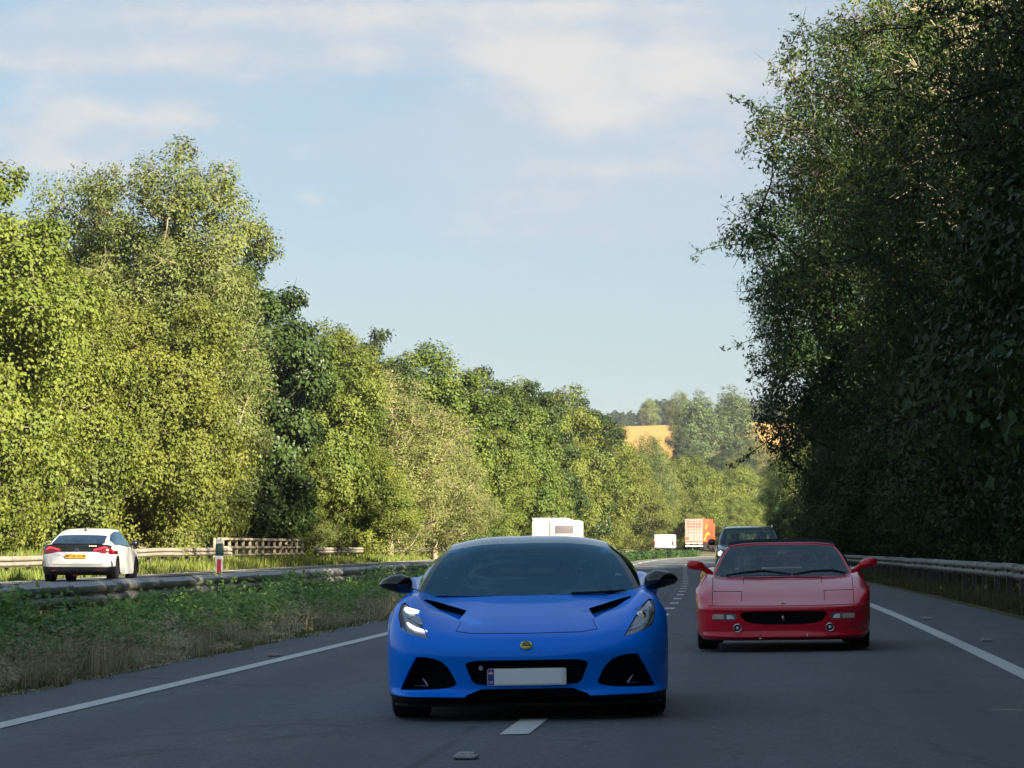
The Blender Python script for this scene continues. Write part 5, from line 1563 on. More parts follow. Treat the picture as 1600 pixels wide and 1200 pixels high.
    # mirrors
    for sg in (-1, 1):
        mirror_part(e, [(sg * .812, 1.47, .888, .02, .035), (sg * .83, 1.45, .893, .07, .058), (sg * .89, 1.43, .906, .085, .070), (sg * .96, 1.43, .91, .08, .056), (sg * 1.02, 1.45, .905, .055, .032), (sg * 1.042, 1.47, .902, .02, .012)], 0,
                    [(sg * .745, 1.54, .838), (sg * .79, 1.50, .848), (sg * .85, 1.47, .87)], M['gloss_black'], .018)
    # interior
    bm = bmesh.new(); add_box(bm, -.70, .70, 1.40, 1.75, .60, .80, .05, 3); bm_obj('dashboard', bm, M['dash'], e, 40)
    bm = bmesh.new(); add_box(bm, -.62, .62, 2.75, 2.80, .2, 1.08, .02, 2); bm_obj('bulkhead', bm, M['dash'], e)
    bm = bmesh.new(); add_box(bm, -.74, -.70, 1.6, 2.8, .2, .84); add_box(bm, .70, .74, 1.6, 2.8, .2, .84); bm_obj('door_card', bm, M['dash'], e)
    for x in (-.36, .36): seat(e, x, 2.25, .32, M['seat_dark'], 1.05)
    steering(e, -.36, 1.78, .78)
    bm = bmesh.new(); add_box(bm, -.11, .11, 1.93, 1.96, 1.055, 1.105, .012, 2); bm_obj('rear_view_mirror', bm, M['gloss_black'], e, 40)
    bm = bmesh.new(); add_tube(bm, [(.30, 1.285, .822), (.50, 1.315, .826), (.68, 1.40, .834)], .009, 6); bm_obj('wiper', bm, M['plastic'], e, 40)
    bpy.context.view_layer.update()
    seated_person(e.matrix_world, (-.36, 2.16, .34), 'person in grey driving the blue coupe, hands on the wheel', M['cloth_grey'], True, s=.93, group=None)
    seated_person(e.matrix_world, (.36, 2.18, .34), 'person in a white top in the passenger seat of the blue coupe', M['cloth_white'], False, s=.90)
M['lens_face'] = mat('headlamp_lens', (0.20, 0.22, 0.25), 0.12, 0.55, 0.6, 1.0)
M['black_blue'] = mat('gloss_black_roof', (0.012, 0.016, 0.025), 0.22, 0.0, 0.6, 1.0)
blue_coupe()
# ---------------------------------------------------------------- red convertible with its black roof up
def red_spider():
    e = place_car('convertible_car', 38.9, 2.97, 0.035, 0.072, -0.014, 'red low convertible with black fabric roof raised and red mirrors', 'car', 1.0)
    S = Shell()
    def row(yz, xs): return [(x, y, z) for x, (y, z) in zip(xs, yz)]
    rows = [
     row([(.14,.115),(.14,.115),(.16,.115),(.20,.12),(.30,.125),(.42,.135),(.58,.16)], [0,.3,.5,.68,.80,.865,.90]),
     row([(.02,.15),(.025,.15),(.05,.152),(.11,.158),(.23,.165),(.41,.175),(.60,.19)], [0,.3,.5,.68,.82,.892,.92]),
     row([(.045,.205),(.05,.205),(.075,.205),(.135,.208),(.255,.212),(.42,.22),(.607,.23)], [0,.3,.5,.69,.828,.902,.93]),
     row([(.035,.30),(.04,.30),(.065,.30),(.12,.30),(.24,.305),(.41,.31),(.61,.32)], [0,.3,.5,.69,.832,.906,.935]),
     row([(.02,.41),(.025,.41),(.05,.41),(.11,.41),(.235,.415),(.41,.42),(.62,.42)], [0,.3,.5,.69,.834,.907,.938]),
     row([(.015,.455),(.02,.455),(.045,.455),(.105,.457),(.23,.46),(.41,.465),(.635,.465)], [0,.3,.5,.69,.835,.908,.94]),
     row([(.06,.482),(.065,.482),(.09,.483),(.15,.486),(.27,.495),(.44,.505),(.67,.535)], [0,.3,.5,.69,.83,.905,.941]),
     row([(.30,.545),(.30,.545),(.315,.546),(.36,.552),(.43,.575),(.55,.60),(.75,.62)], [0,.3,.5,.69,.818,.90,.943]),
     row([(.60,.628),(.60,.628),(.60,.629),(.62,.634),(.67,.662),(.76,.66),(.85,.65)], [0,.3,.5,.70,.80,.893,.945]),
     row([(.90,.70),(.90,.70),(.90,.70),(.90,.704),(.93,.727),(.97,.712),(1.0,.665)], [0,.3,.5,.70,.79,.888,.946]),
     row([(1.18,.758),(1.18,.758),(1.18,.757),(1.18,.758),(1.18,.778),(1.18,.755),(1.20,.615)], [0,.3,.5,.69,.785,.88,.945]),
     row([(1.36,.79),(1.37,.79),(1.39,.789),(1.42,.79),(1.40,.806),(1.38,.772),(1.32,.48)], [0,.3,.5,.69,.78,.875,.942]),
     row([(1.50,.80),(1.50,.80),(1.50,.80),(1.52,.80),(1.52,.812),(1.5,.765),(1.40,.17)], [0,.3,.5,.69,.775,.865,.92]),
     row([(2.0,.815),(2.0,.815),(2.0,.815),(2.0,.815),(2.0,.822),(2.0,.77),(2.0,.15)], [0,.3,.5,.69,.77,.85,.90]),
     row([(2.6,.83),(2.6,.83),(2.6,.83),(2.6,.83),(2.6,.84),(2.6,.79),(2.6,.15)], [0,.3,.5,.69,.78,.87,.90]),
     row([(2.95,.85),(2.95,.85),(2.95,.85),(2.95,.855),(2.95,.87),(2.95,.81),(2.97,.17)], [0,.3,.5,.69,.81,.91,.92]),
     row([(3.14,.86),(3.14,.86),(3.14,.86),(3.14,.865),(3.14,.88),(3.14,.82),(3.08,.5)], [0,.3,.5,.69,.82,.925,.95]),
     row([(3.43,.865),(3.43,.865),(3.43,.865),(3.43,.87),(3.43,.885),(3.43,.83),(3.43,.66)], [0,.3,.5,.69,.82,.925,.95]),
     row([(3.72,.865),(3.72,.865),(3.72,.865),(3.72,.87),(3.72,.88),(3.72,.82),(3.78,.5)], [0,.3,.5,.69,.81,.915,.948]),
     row([(4.05,.86),(4.05,.86),(4.05,.86),(4.03,.86),(4.0,.865),(3.97,.80),(3.92,.20)], [0,.3,.5,.68,.79,.89,.92]),
     row([(4.24,.84),(4.24,.84),(4.23,.84),(4.20,.84),(4.15,.83),(4.08,.75),(3.98,.22)], [0,.3,.5,.66,.77,.86,.90]),
     row([(4.24,.5),(4.24,.5),(4.23,.5),(4.20,.5),(4.15,.5),(4.08,.5),(4.02,.22)], [0,.3,.5,.66,.77,.85,.88]),
     row([(4.2,.22),(4.2,.22),(4.19,.22),(4.16,.22),(4.12,.22),(4.08,.22),(4.04,.22)], [0,.3,.5,.66,.76,.83,.86]),
    ]
    S.grid(rows, lambda i, j: None if (11 <= i <= 15 and j < 3) else 'body')
    cab = [
     [(0,1.37,.79),(.40,1.40,.79),(.752,1.50,.796),(.768,1.54,.802),(.775,1.58,.808),(.775,1.62,.81)],
     [(0,1.60,.90),(.38,1.62,.898),(.704,1.69,.895),(.722,1.71,.895),(.755,1.72,.86),(.77,1.71,.815)],
     [(0,1.85,1.035),(.36,1.87,1.032),(.645,1.92,1.018),(.665,1.94,1.015),(.735,1.94,.93),(.77,1.93,.82)],
     [(0,2.06,1.135),(.34,2.07,1.132),(.576,2.105,1.112),(.60,2.12,1.10),(.72,2.1,.97),(.765,2.1,.82)],
     [(0,2.09,1.158),(.34,2.10,1.155),(.566,2.13,1.132),(.60,2.14,1.115),(.72,2.12,.98),(.765,2.12,.82)],
     [(0,2.12,1.162),(.34,2.12,1.160),(.566,2.145,1.137),(.60,2.15,1.118),(.72,2.13,.98),(.765,2.13,.82)],
     [(0,2.42,1.205),(.32,2.42,1.20),(.55,2.42,1.175),(.615,2.42,1.12),(.72,2.42,.98),(.765,2.42,.825)],
     [(0,2.8,1.175),(.32,2.8,1.17),(.55,2.8,1.14),(.615,2.8,1.09),(.72,2.8,.97),(.765,2.8,.84)],
     [(0,3.15,1.02),(.32,3.15,1.02),(.54,3.15,1.0),(.60,3.15,.97),(.69,3.15,.92),(.74,3.15,.86)],
     [(0,3.3,.86),(.32,3.3,.86),(.54,3.3,.86),(.60,3.3,.86),(.68,3.3,.86),(.72,3.3,.86)],
    ]
    def cc(i, j):
        if i < 3: return 'windscreen' if j < 2 else ('a_pillar|side' if j == 2 else 'side_window|side')
        if i in (3, 4): return 'windscreen_header' if j < 3 else 'side_window|side'
        if j > 2 and i < 7: return 'side_window|side'
        if j < 2 and i == 8: return 'rear_window'
        return 'soft_top'
    S.grid(cab, cc)
    F = dict(rng_=(1, -1, 1.3))
    S.cut([(-.05,.427),(.30,.427),(.435,.422),(.462,.405),(.455,.37),(.41,.325),(.33,.298),(.20,.286),(-.05,.284)], 'grille', ['body'], sink=(0, .10, 0), wall='grille_wall', **F)
    def rr(x0, x1, z0, z1, r):
        P = []
        for cx, cz, a0 in ((x1 - r, z1 - r, 0), (x0 + r, z1 - r, 90), (x0 + r, z0 + r, 180), (x1 - r, z0 + r, 270)):
            for k in range(4):
                a = R_(a0 + 30 * k); P.append((cx + r * cos(a), cz + r * sin(a)))
        return P
    S.cut(rr(.50, .765, .335, .405, .024), 'front_lamp|side', ['body'], sink=(0, .012, 0), wall='gap', **F)
    S.cut([(.492 + .047 * cos(2 * pi * k / 20), .253 + .047 * sin(2 * pi * k / 20)) for k in range(20)], 'fog_lamp|side', ['body'], sink=(0, .02, 0), wall='fog_wall|side', **F)
    k_ = dict(rng_=(1, .02, 1.4), sink=(0, .002, -.006), axes=(0, 2))
    S.ring([(-.05,.483),(.50,.485),(.70,.489),(.80,.492)], .006, 'gap', ['body'], **k_)
    S.ring([(.445,.535),(.445,.635)], .006, 'gap', ['body'], **k_)
    S.ring([(.445,.635),(.755,.640)], .006, 'gap', ['body'], **k_)
    S.ring([(.757,.505),(.762,.79)], .006, 'gap', ['body'], **k_)
    S.ring([(.425,.71),(.43,.775)], .006, 'gap', ['body'], **k_)
    S.ring([(-.05,.775),(.43,.775)], .010, 'gap', ['body'], rng_=(1, .02, 1.4), sink=(0, .004, -.015), axes=(0, 2))
    index_fix(S)
    mats = {'body': M['red'], 'windscreen': M['glass'], 'a_pillar|side': M['red'], 'windscreen_header': M['red'], 'side_window|side': M['glass'], 'soft_top': M['fabric_black'], 'rear_window': M['glass'],
            'grille': M['void'], 'grille_wall': M['red'], 'front_lamp|side': M['lamp_face'], 'gap': M['gap'], 'fog_lamp|side': M['lamp_dark'], 'fog_wall|side': M['chrome']}
    out = S.build(e, mats)
    bm = bmesh.new(); add_box(bm, -.80, .80, .40, 4.0, .14, .17); add_box(bm, -.60, .60, .45, 1.35, .17, .50); add_box(bm, -.60, .60, 2.7, 4.0, .17, .78)
    bm_obj('floor_pan', bm, M['void'], e)
    for sg, lamp in ((-1, out['front_lamp|side'][0]), (1, out['front_lamp|side'][1])):
        bm = bmesh.new(); add_box(bm, min(sg * .605, sg * .515), max(sg * .605, sg * .515), .075, .10, .345, .393, .006, 1); bm_obj('driving_light', bm, M['lens_bright'], lamp)
        bm = bmesh.new(); add_box(bm, min(sg * .62, sg * .755), max(sg * .62, sg * .755), .10, .16, .345, .395, .004, 1, Matrix.Rotation(sg * .38, 3, 'Z')); bm_obj('indicator_lens', bm, M['lens_amberish'], lamp)
        fog = out['fog_lamp|side'][0 if sg < 0 else 1]
        bm = bmesh.new()
        pts = [(sg * .492 + .041 * cos(2 * pi * k / 24), .034, .253 + .041 * sin(2 * pi * k / 24)) for k in range(25)]
        add_tube(bm, pts, .006, 8, False); bm_obj('fog_ring', bm, M['chrome'], fog, 60)
        bm = bmesh.new(); add_lathe(bm, [(-.006, .008), (0, .016), (.02, .018)], 16, 'Y', (sg * .492, .05, .253)); bm_obj('fog_bulb', bm, M['lens_bright'], fog, 40)
        # number plate brackets with the plate missing
        bm = bmesh.new()
        if sg < 0: add_tube(bm, [(-.262, .022, .178), (-.25, .016, .183), (-.245, .016, .166), (-.255, .018, .150), (-.262, .018, .138), (-.238, .018, .136)], .006, 6)
        else: add_box(bm, .245, .257, .012, .024, .140, .188, .003, 1)
        bm_obj('plate_bracket', bm, M['chrome'], e, 50)
        # amber strip on the front wing
        bm = bmesh.new(); add_box(bm, sg * .925 - .012, sg * .925 + .012, .62, .72, .50, .53, .006, 1); bm_obj('amber_strip', bm, M['amber'], e)
    bm = bmesh.new()
    for k in range(6): add_box(bm, -.44 + .012 * (5 - k), .44 - .012 * (5 - k), .075, .09, .295 + k * .022, .300 + k * .022)
    bm_obj('grille_slat', bm, M['plastic'], e)
    # small rearing horse emblem on the grille, built from rounded strokes
    bm = bmesh.new()
    for pts, r in ((((-.005, -.028), (.000, -.008), (.004, .010), (.012, .022)), (.006, .0095, .009, .006)), (((.012, .022), (.006, .033), (-.004, .032)), (.006, .006, .004)),
                   (((.002, .008), (-.012, .012), (-.018, .003)), (.0045, .004, .0028)), (((.003, .002), (-.010, .000), (-.014, -.010)), (.0045, .0035, .0025)),
                   (((.000, -.012), (.010, -.020), (.006, -.032), (.012, -.044)), (.006, .0055, .004, .003)), (((-.004, -.014), (-.008, -.028), (-.004, -.044)), (.0055, .004, .003)),
                   (((-.002, -.010), (.016, -.006), (.020, .010), (.014, .016)), (.003, .004, .004, .002))):
        add_tube(bm, [(x * -1.0, .055, .357 + z) for x, z in pts], list(r), 6)
    bm_obj('horse_emblem', bm, M['chrome'], e, 60)
    bg = empty('bonnet_badge', (0, .175, .521), (-1.25, 0, 0), parent=e)
    bm = bmesh.new(); add_box(bm, -.022, .022, -.004, .004, -.03, .03, .003, 1); bm_obj('badge_plate', bm, M['badge_cream'], bg)
    bm = bmesh.new(); add_tube(bm, [(.002, -.005, -.016), (-.002, -.005, .0), (-.006, -.005, .012)], .004, 5); bm_obj('badge_mark', bm, M['ink'], bg)
    for x, y, w in ((-.82, 1.0, .225), (.82, 1.0, .225), (-.81, 3.44, .26), (.81, 3.44, .26)):
        wheel(e, x, y, .318, w, 5, M['rim'], 1 if x > 0 else -1, .225)
    for sg in (-1, 1):
        mirror_part(e, [(sg * .86, 1.72, .895, .02, .03), (sg * .875, 1.70, .90, .065, .045), (sg * .93, 1.68, .918, .085, .055), (sg * .99, 1.68, .925, .08, .055), (sg * 1.04, 1.70, .925, .06, .045), (sg * 1.06, 1.72, .925, .02, .02)], 0,
                    [(sg * .755, 1.80, .80), (sg * .80, 1.77, .83), (sg * .875, 1.72, .885)], M['red'], .032)
    bm = bmesh.new(); add_box(bm, -.69, .69, 1.50, 1.80, .58, .765, .05, 3); bm_obj('dashboard', bm, M['dash'], e, 40)
    bm = bmesh.new(); add_box(bm, -.62, .62, 2.72, 2.76, .2, .86, .02, 2); bm_obj('bulkhead', bm, M['dash'], e)
    bm = bmesh.new(); add_box(bm, -.73, -.69, 1.6, 2.75, .2, .80); add_box(bm, .69, .73, 1.6, 2.75, .2, .80); bm_obj('door_card', bm, M['dash'], e)
    for x in (-.36, .36): seat(e, x, 2.28, .30, M['seat_tan'], 1.02)
    steering(e, -.36, 1.84, .74)
    bm = bmesh.new(); add_box(bm, -.12, .12, 2.0, 2.03, 1.02, 1.08, .015, 2); add_tube(bm, [(0, 2.02, 1.07), (0, 2.06, 1.125)], .01, 6); bm_obj('rear_view_mirror', bm, M['gloss_black'], e, 40)
    bm = bmesh.new(); add_box(bm, -.05, .05, 1.995, 1.999, 1.03, 1.06); bm_obj('mirror_glint', bm, M['chrome'], e)
    for pts in (((-.62, 1.44, .806), (-.40, 1.435, .835), (-.20, 1.43, .85), (.10, 1.39, .808)), ((.12, 1.385, .806), (.35, 1.43, .840), (.55, 1.47, .845), (.70, 1.49, .812))):
        bm = bmesh.new(); add_tube(bm, [(x, y - .012, z) for x, y, z in pts], [.012, .016, .016, .012], 6); bm_obj('wiper', bm, M['plastic'], e, 50)
    bpy.context.view_layer.update()
    seated_person(e.matrix_world, (-.36, 2.18, .31), 'person in navy driving the red convertible, hands on the wheel', M['cloth_navy'], True, s=.92)
    seated_person(e.matrix_world, (.36, 2.22, .31), 'person in grey in the passenger seat of the red convertible', M['cloth_grey'], False, s=.90)
M['lamp_face'] = mat('lamp_reflector', (0.30, 0.31, 0.32), 0.15, 0.6, 0.6, 1.0)
M['lens_bright'] = mat('bright_lens', (0.88, 0.92, 0.95), 0.2, 0.1, 0.6, 1.0)
M['lens_amberish'] = mat('pale_indicator_lens', (0.62, 0.46, 0.38), 0.2, 0.1, 0.5, 1.0)
M['badge_cream'] = mat('badge_cream', (0.80, 0.74, 0.50), 0.4)
red_spider()

# ---------------------------------------------------------------- dark SUV behind the red car
def dark_suv():
    X0 = float(LX(106)) + 5.45
    e = place_car('suv', 106.0, X0 + 0.08, 0.06, 0.055, -0.012, 'dark SUV with one bright headlight half hidden behind the red convertible', 'car', .9)
    e.scale = (1.07, 1, 1.05)
    S = Shell()
    def row(yz, xs): return [(x, y, z) for x, (y, z) in zip(xs, yz)]
    X = [0,.3,.55,.75,.86,.92,.94]
    rows = [
     row([(.15,.22),(.15,.22),(.18,.22),(.26,.23),(.38,.24),(.46,.25),(.55,.27)], [0,.3,.55,.72,.82,.87,.90]),
     row([(.03,.32),(.03,.32),(.07,.33),(.16,.34),(.30,.35),(.44,.36),(.56,.38)], [0,.3,.55,.74,.85,.90,.925]),
     row([(.0,.55),(.0,.55),(.05,.56),(.14,.58),(.28,.59),(.44,.60),(.56,.58)], X),
     row([(.02,.78),(.02,.78),(.06,.79),(.15,.80),(.29,.80),(.45,.80),(.62,.72)], X),
     row([(.10,.93),(.11,.93),(.14,.93),(.22,.93),(.36,.92),(.50,.88),(.72,.80)], X),
     row([(.30,1.00),(.30,1.0),(.32,1.0),(.38,.995),(.48,.98),(.60,.93),(.90,.83)], X),
     row([(.80,1.07),(.80,1.07),(.80,1.065),(.80,1.06),(.85,1.04),(.95,.98),(1.1,.78)], X),
     row([(1.15,1.11),(1.15,1.11),(1.16,1.105),(1.2,1.10),(1.2,1.08),(1.25,1.0),(1.28,.5)], X),
     row([(1.5,1.12),(1.5,1.12),(1.5,1.12),(1.5,1.11),(1.5,1.09),(1.5,1.0),(1.35,.28)], X),
     row([(2.6,1.13),(2.6,1.13),(2.6,1.13),(2.6,1.12),(2.6,1.10),(2.6,1.0),(2.6,.27)], X),
     row([(3.3,1.14),(3.3,1.14),(3.3,1.14),(3.3,1.13),(3.3,1.11),(3.3,1.0),(3.25,.28)], X),
     row([(3.7,1.15),(3.7,1.15),(3.7,1.15),(3.7,1.14),(3.7,1.12),(3.7,1.02),(3.7,.83)], X),
     row([(4.3,1.14),(4.3,1.14),(4.3,1.14),(4.25,1.13),(4.2,1.1),(4.15,1.0),(4.1,.3)], [0,.3,.55,.73,.83,.89,.92]),
     row([(4.45,.8),(4.45,.8),(4.43,.8),(4.38,.8),(4.3,.8),(4.22,.8),(4.15,.3)], [0,.3,.55,.73,.82,.87,.90]),
     row([(4.4,.3),(4.4,.3),(4.38,.3),(4.33,.3),(4.27,.3),(4.2,.3),(4.17,.28)], [0,.3,.55,.72,.80,.85,.88]),
    ]
    S.grid(rows, lambda i, j: 'lower_bumper' if i < 2 else (None if 7 <= i <= 10 and j < 3 else 'body'), 4)
    cab = [
     [(0,1.17,1.11),(.45,1.20,1.11),(.80,1.30,1.10),(.845,1.36,1.10),(.855,1.4,1.10),(.86,1.45,1.10)],
     [(0,1.50,1.30),(.44,1.53,1.30),(.755,1.62,1.28),(.80,1.66,1.28),(.84,1.66,1.20),(.865,1.66,1.11)],
     [(0,1.88,1.52),(.42,1.90,1.515),(.69,1.97,1.49),(.735,2.0,1.48),(.82,2.0,1.33),(.865,2.0,1.12)],
     [(0,2.05,1.585),(.42,2.06,1.58),(.66,2.10,1.56),(.715,2.14,1.53),(.81,2.14,1.36),(.865,2.14,1.12)],
     [(0,2.7,1.625),(.42,2.7,1.62),(.66,2.7,1.60),(.715,2.7,1.56),(.81,2.7,1.36),(.865,2.7,1.13)],
     [(0,3.5,1.61),(.42,3.5,1.60),(.65,3.5,1.58),(.70,3.5,1.54),(.79,3.5,1.36),(.85,3.5,1.14)],
     [(0,4.0,1.53),(.42,4.0,1.52),(.62,4.0,1.50),(.67,4.0,1.47),(.76,4.0,1.33),(.82,4.0,1.14)],
     [(0,4.3,1.15),(.42,4.3,1.15),(.62,4.28,1.15),(.68,4.26,1.15),(.75,4.24,1.15),(.80,4.2,1.14)],
    ]
    def cc(i, j):
        if j < 2 and i < 3: return 'windscreen'
        if j > 2 and i < 6: return 'side_window|side'
        if j < 2 and i == 6: return 'rear_window'
        return 'a_pillar|side' if j == 2 and i < 3 else 'roof'
    S.grid(cab, cc, 4)
    F = dict(rng_=(1, -1, .7))
    S.cut([(.55,.76),(.62,.87),(.86,.92),(.88,.84),(.80,.76)], 'headlight|side', ['body'], sink=(0, .02, 0), **F)
    S.cut([(-.05,.72),(.45,.74),(.42,.60),(-.05,.58)], 'grille', ['body'], sink=(0, .04, 0), **F)
    index_fix(S)
    out = S.build(e, {'body': M['black_paint'], 'lower_bumper': M['plastic'], 'windscreen': M['glass_suv'], 'side_window|side': M['glass'], 'rear_window': M['glass'], 'a_pillar|side': M['gloss_black'], 'roof': M['black_paint'], 'headlight|side': M['lens_bright'], 'grille': M['void']})
    for sg in (-1, 1):
        lamp = out['headlight|side'][0 if sg < 0 else 1]
        bm = bmesh.new(); bmesh.ops.create_uvsphere(bm, u_segments=16, v_segments=10, radius=1)
        for v in bm.verts: v.co = Vector((v.co.x * .13 + sg * .745, v.co.y * .05 + .26, v.co.z * .085 + .85))
        bm_obj('lit_lamp', bm, M['suv_lamp'] if sg < 0 else M['lens_bright'], lamp, 60)
        mirror_part(e, [(sg * .95, 1.62, 1.17, .02, .05), (sg * .97, 1.6, 1.17, .07, .09), (sg * 1.04, 1.58, 1.18, .08, .10), (sg * 1.12, 1.6, 1.18, .06, .085), (sg * 1.15, 1.62, 1.17, .02, .05)], 0, [(sg * .87, 1.66, 1.12), (sg * .97, 1.62, 1.14)], M['gloss_black'], .03)
        bm = bmesh.new(); add_tube(bm, [(sg * .68, 2.3, 1.585), (sg * .68, 2.55, 1.635), (sg * .67, 3.4, 1.645), (sg * .66, 3.6, 1.59)], .018, 6); bm_obj('roof_rail', bm, M['chrome'], e, 50)
    for x, y in ((-.80, .92), (.80, .92), (-.80, 3.62), (.80, 3.62)): wheel(e, x, y, .345, .235, 5, M['rim'], 1 if x > 0 else -1)
    bm = bmesh.new(); add_box(bm, -.82, .82, .4, 4.2, .26, .34); add_box(bm, -.6, .6, .3, 1.3, .34, .9); bm_obj('floor_pan', bm, M['void'], e)
    bm = bmesh.new(); add_box(bm, -.8, .8, 1.35, 1.7, .8, 1.08, .05, 2); bm_obj('dashboard', bm, M['dash'], e)
    for x in (-.38, .38): seat(e, x, 2.3, .62, M['seat_dark'], 1.42)
    bm = bmesh.new(); add_box(bm, -.09, -.06, 1.93, 1.96, 1.26, 1.40); bm_obj('hanging_tag', bm, M['plate_white'], e)
    bm = bmesh.new(); add_box(bm, -.12, .12, 1.95, 1.97, 1.40, 1.46, .01, 1); bm_obj('rear_view_mirror', bm, M['gloss_black'], e)
    bm = bmesh.new(); add_box(bm, -.26, .26, -.03, -.015, .43, .54, .004, 1); bm_obj('number_plate', bm, M['plate_white'], e)
    bpy.context.view_layer.update()
    seated_person(e.matrix_world, (.38, 2.22, .64), 'person in dark clothes seen as a silhouette in the SUV behind the red car', M['cloth_navy'], False, s=.95)
M['glass_suv'] = glass_mat('suv_windscreen', (0.42, 0.50, 0.50), 0.7, 0.015, 0.03)
M['suv_lamp'] = mat('suv_lit_lamp', (0.9, 0.9, 0.9), 0.3, emit=(1.0, 1.0, 0.98), estr=0.9)
dark_suv()

# ---------------------------------------------------------------- white hatchback seen from behind on the far carriageway
def white_hatch():
    d0 = 87.0
    e = place_car('hatchback_car', d0 + .8, -10.63, 0.245, 0.062, 0.004, 'white hatchback driving away on the far carriageway with red tail lights lit', 'car', .8)
    e.scale = (1, 1, .925)
    S = Shell()
    def row(yz, xs): return [(x, y, z) for x, (y, z) in zip(xs, yz)]
    X = [0,.3,.55,.72,.83,.885,.90]
    rows = [
     row([(.16,.22),(.16,.22),(.18,.22),(.22,.22),(.30,.23),(.38,.24),(.46,.26)], [0,.3,.55,.70,.79,.84,.87]),
     row([(.03,.30),(.03,.30),(.06,.30),(.12,.30),(.22,.31),(.36,.32),(.48,.34)], [0,.3,.55,.71,.81,.87,.89]),
     row([(.02,.44),(.02,.44),(.05,.44),(.11,.44),(.21,.45),(.36,.46),(.49,.46)], X),
     row([(.0,.52),(.0,.52),(.03,.53),(.09,.54),(.20,.55),(.36,.56),(.50,.55)], X),
     row([(.02,.66),(.02,.66),(.05,.67),(.11,.68),(.21,.69),(.37,.69),(.54,.64)], X),
     row([(.10,.76),(.10,.76),(.12,.77),(.17,.78),(.25,.79),(.40,.78),(.62,.71)], X),
     row([(.13,.90),(.13,.90),(.15,.90),(.19,.90),(.27,.90),(.42,.87),(.80,.745)], X),
     row([(.16,1.04),(.16,1.04),(.18,1.04),(.24,1.03),(.36,1.00),(.52,.95),(1.0,.71)], X),
     row([(.50,1.06),(.50,1.06),(.50,1.06),(.52,1.05),(.62,1.01),(.75,.95),(1.14,.55)], X),
     row([(1.3,1.05),(1.3,1.05),(1.3,1.05),(1.3,1.04),(1.3,1.01),(1.3,.93),(1.22,.27)], X),
     row([(2.4,1.02),(2.4,1.02),(2.4,1.02),(2.4,1.01),(2.4,.98),(2.4,.90),(2.4,.25)], X),
     row([(3.0,1.00),(3.0,1.0),(3.0,1.0),(3.0,.99),(3.0,.96),(3.0,.88),(3.05,.27)], X),
     row([(3.2,.98),(3.2,.98),(3.2,.98),(3.2,.97),(3.2,.945),(3.2,.86),(3.16,.55)], X),
     row([(3.5,.93),(3.5,.93),(3.5,.93),(3.5,.925),(3.5,.90),(3.5,.83),(3.5,.735)], X),
     row([(3.9,.84),(3.9,.84),(3.9,.84),(3.88,.835),(3.85,.82),(3.82,.75),(3.84,.55)], X),
     row([(4.25,.70),(4.25,.70),(4.22,.70),(4.15,.69),(4.05,.68),(3.98,.63),(3.92,.27)], [0,.3,.55,.71,.80,.86,.88]),
     row([(4.35,.45),(4.35,.45),(4.32,.45),(4.25,.45),(4.15,.45),(4.05,.45),(3.96,.27)], [0,.3,.55,.70,.79,.84,.86]),
     row([(4.28,.22),(4.28,.22),(4.25,.22),(4.18,.22),(4.1,.22),(4.02,.24),(3.98,.26)], [0,.3,.55,.68,.76,.81,.84]),
    ]
    S.grid(rows, lambda i, j: ('rear_valance' if i < 2 else ('tailgate_panel' if i == 6 and j < 4 else (None if 8 <= i <= 11 and j < 3 else 'body'))), 5)
    cab = [
     [(0,.22,1.05),(.40,.23,1.05),(.66,.28,1.045),(.72,.36,1.03),(.78,.48,1.02),(.80,.60,1.02)],
     [(0,.52,1.16),(.39,.53,1.158),(.63,.57,1.15),(.70,.64,1.14),(.77,.72,1.08),(.81,.80,1.03)],
     [(0,.95,1.295),(.38,.95,1.29),(.60,.98,1.275),(.66,1.02,1.26),(.755,1.05,1.15),(.815,1.08,1.03)],
     [(0,1.08,1.345),(.38,1.08,1.34),(.58,1.10,1.325),(.645,1.14,1.30),(.75,1.16,1.17),(.815,1.18,1.03)],
     [(0,1.6,1.445),(.37,1.6,1.44),(.57,1.6,1.415),(.635,1.6,1.375),(.745,1.6,1.2),(.815,1.6,1.03)],
     [(0,2.2,1.47),(.37,2.2,1.465),(.57,2.2,1.44),(.635,2.2,1.39),(.745,2.2,1.2),(.815,2.2,1.02)],
     [(0,2.6,1.44),(.38,2.6,1.435),(.58,2.58,1.41),(.645,2.56,1.365),(.75,2.55,1.18),(.815,2.55,1.01)],
     [(0,3.1,1.20),(.41,3.08,1.195),(.66,3.0,1.18),(.71,2.97,1.16),(.78,2.95,1.08),(.815,2.95,.99)],
     [(0,3.45,.95),(.43,3.40,.96),(.74,3.28,.97),(.78,3.24,.97),(.80,3.22,.97),(.81,3.2,.97)],
    ]
    def cc(i, j):
        if j < 2 and i < 2: return 'rear_window'
        if j > 2 and 1 <= i < 7: return 'side_window|side'
        if j < 2 and 6 <= i < 8: return 'windscreen'
        return 'roof'
    S.grid(cab, cc, 5)
    F = dict(rng_=(1, -1, .9))
    S.cut([(-.05,.42),(.60,.42),(.70,.38),(.86,.24),(.86,.10),(-.05,.10)], 'rear_valance', ['body', 'rear_valance'], sink=(0, .01, 0), **F)
    S.cut([(-.05,.835),(.46,.835),(.62,.80),(.70,.80),(.70,.905),(-.05,.905)], 'tailgate_panel', ['body'], rng_=(1, -1, .6))
    S.ring([(-.05,.50),(.60,.505),(.625,.53),(.635,.72)], .008, 'gap', ['body'], rng_=(1, -1, .6), sink=(0, .006, 0))
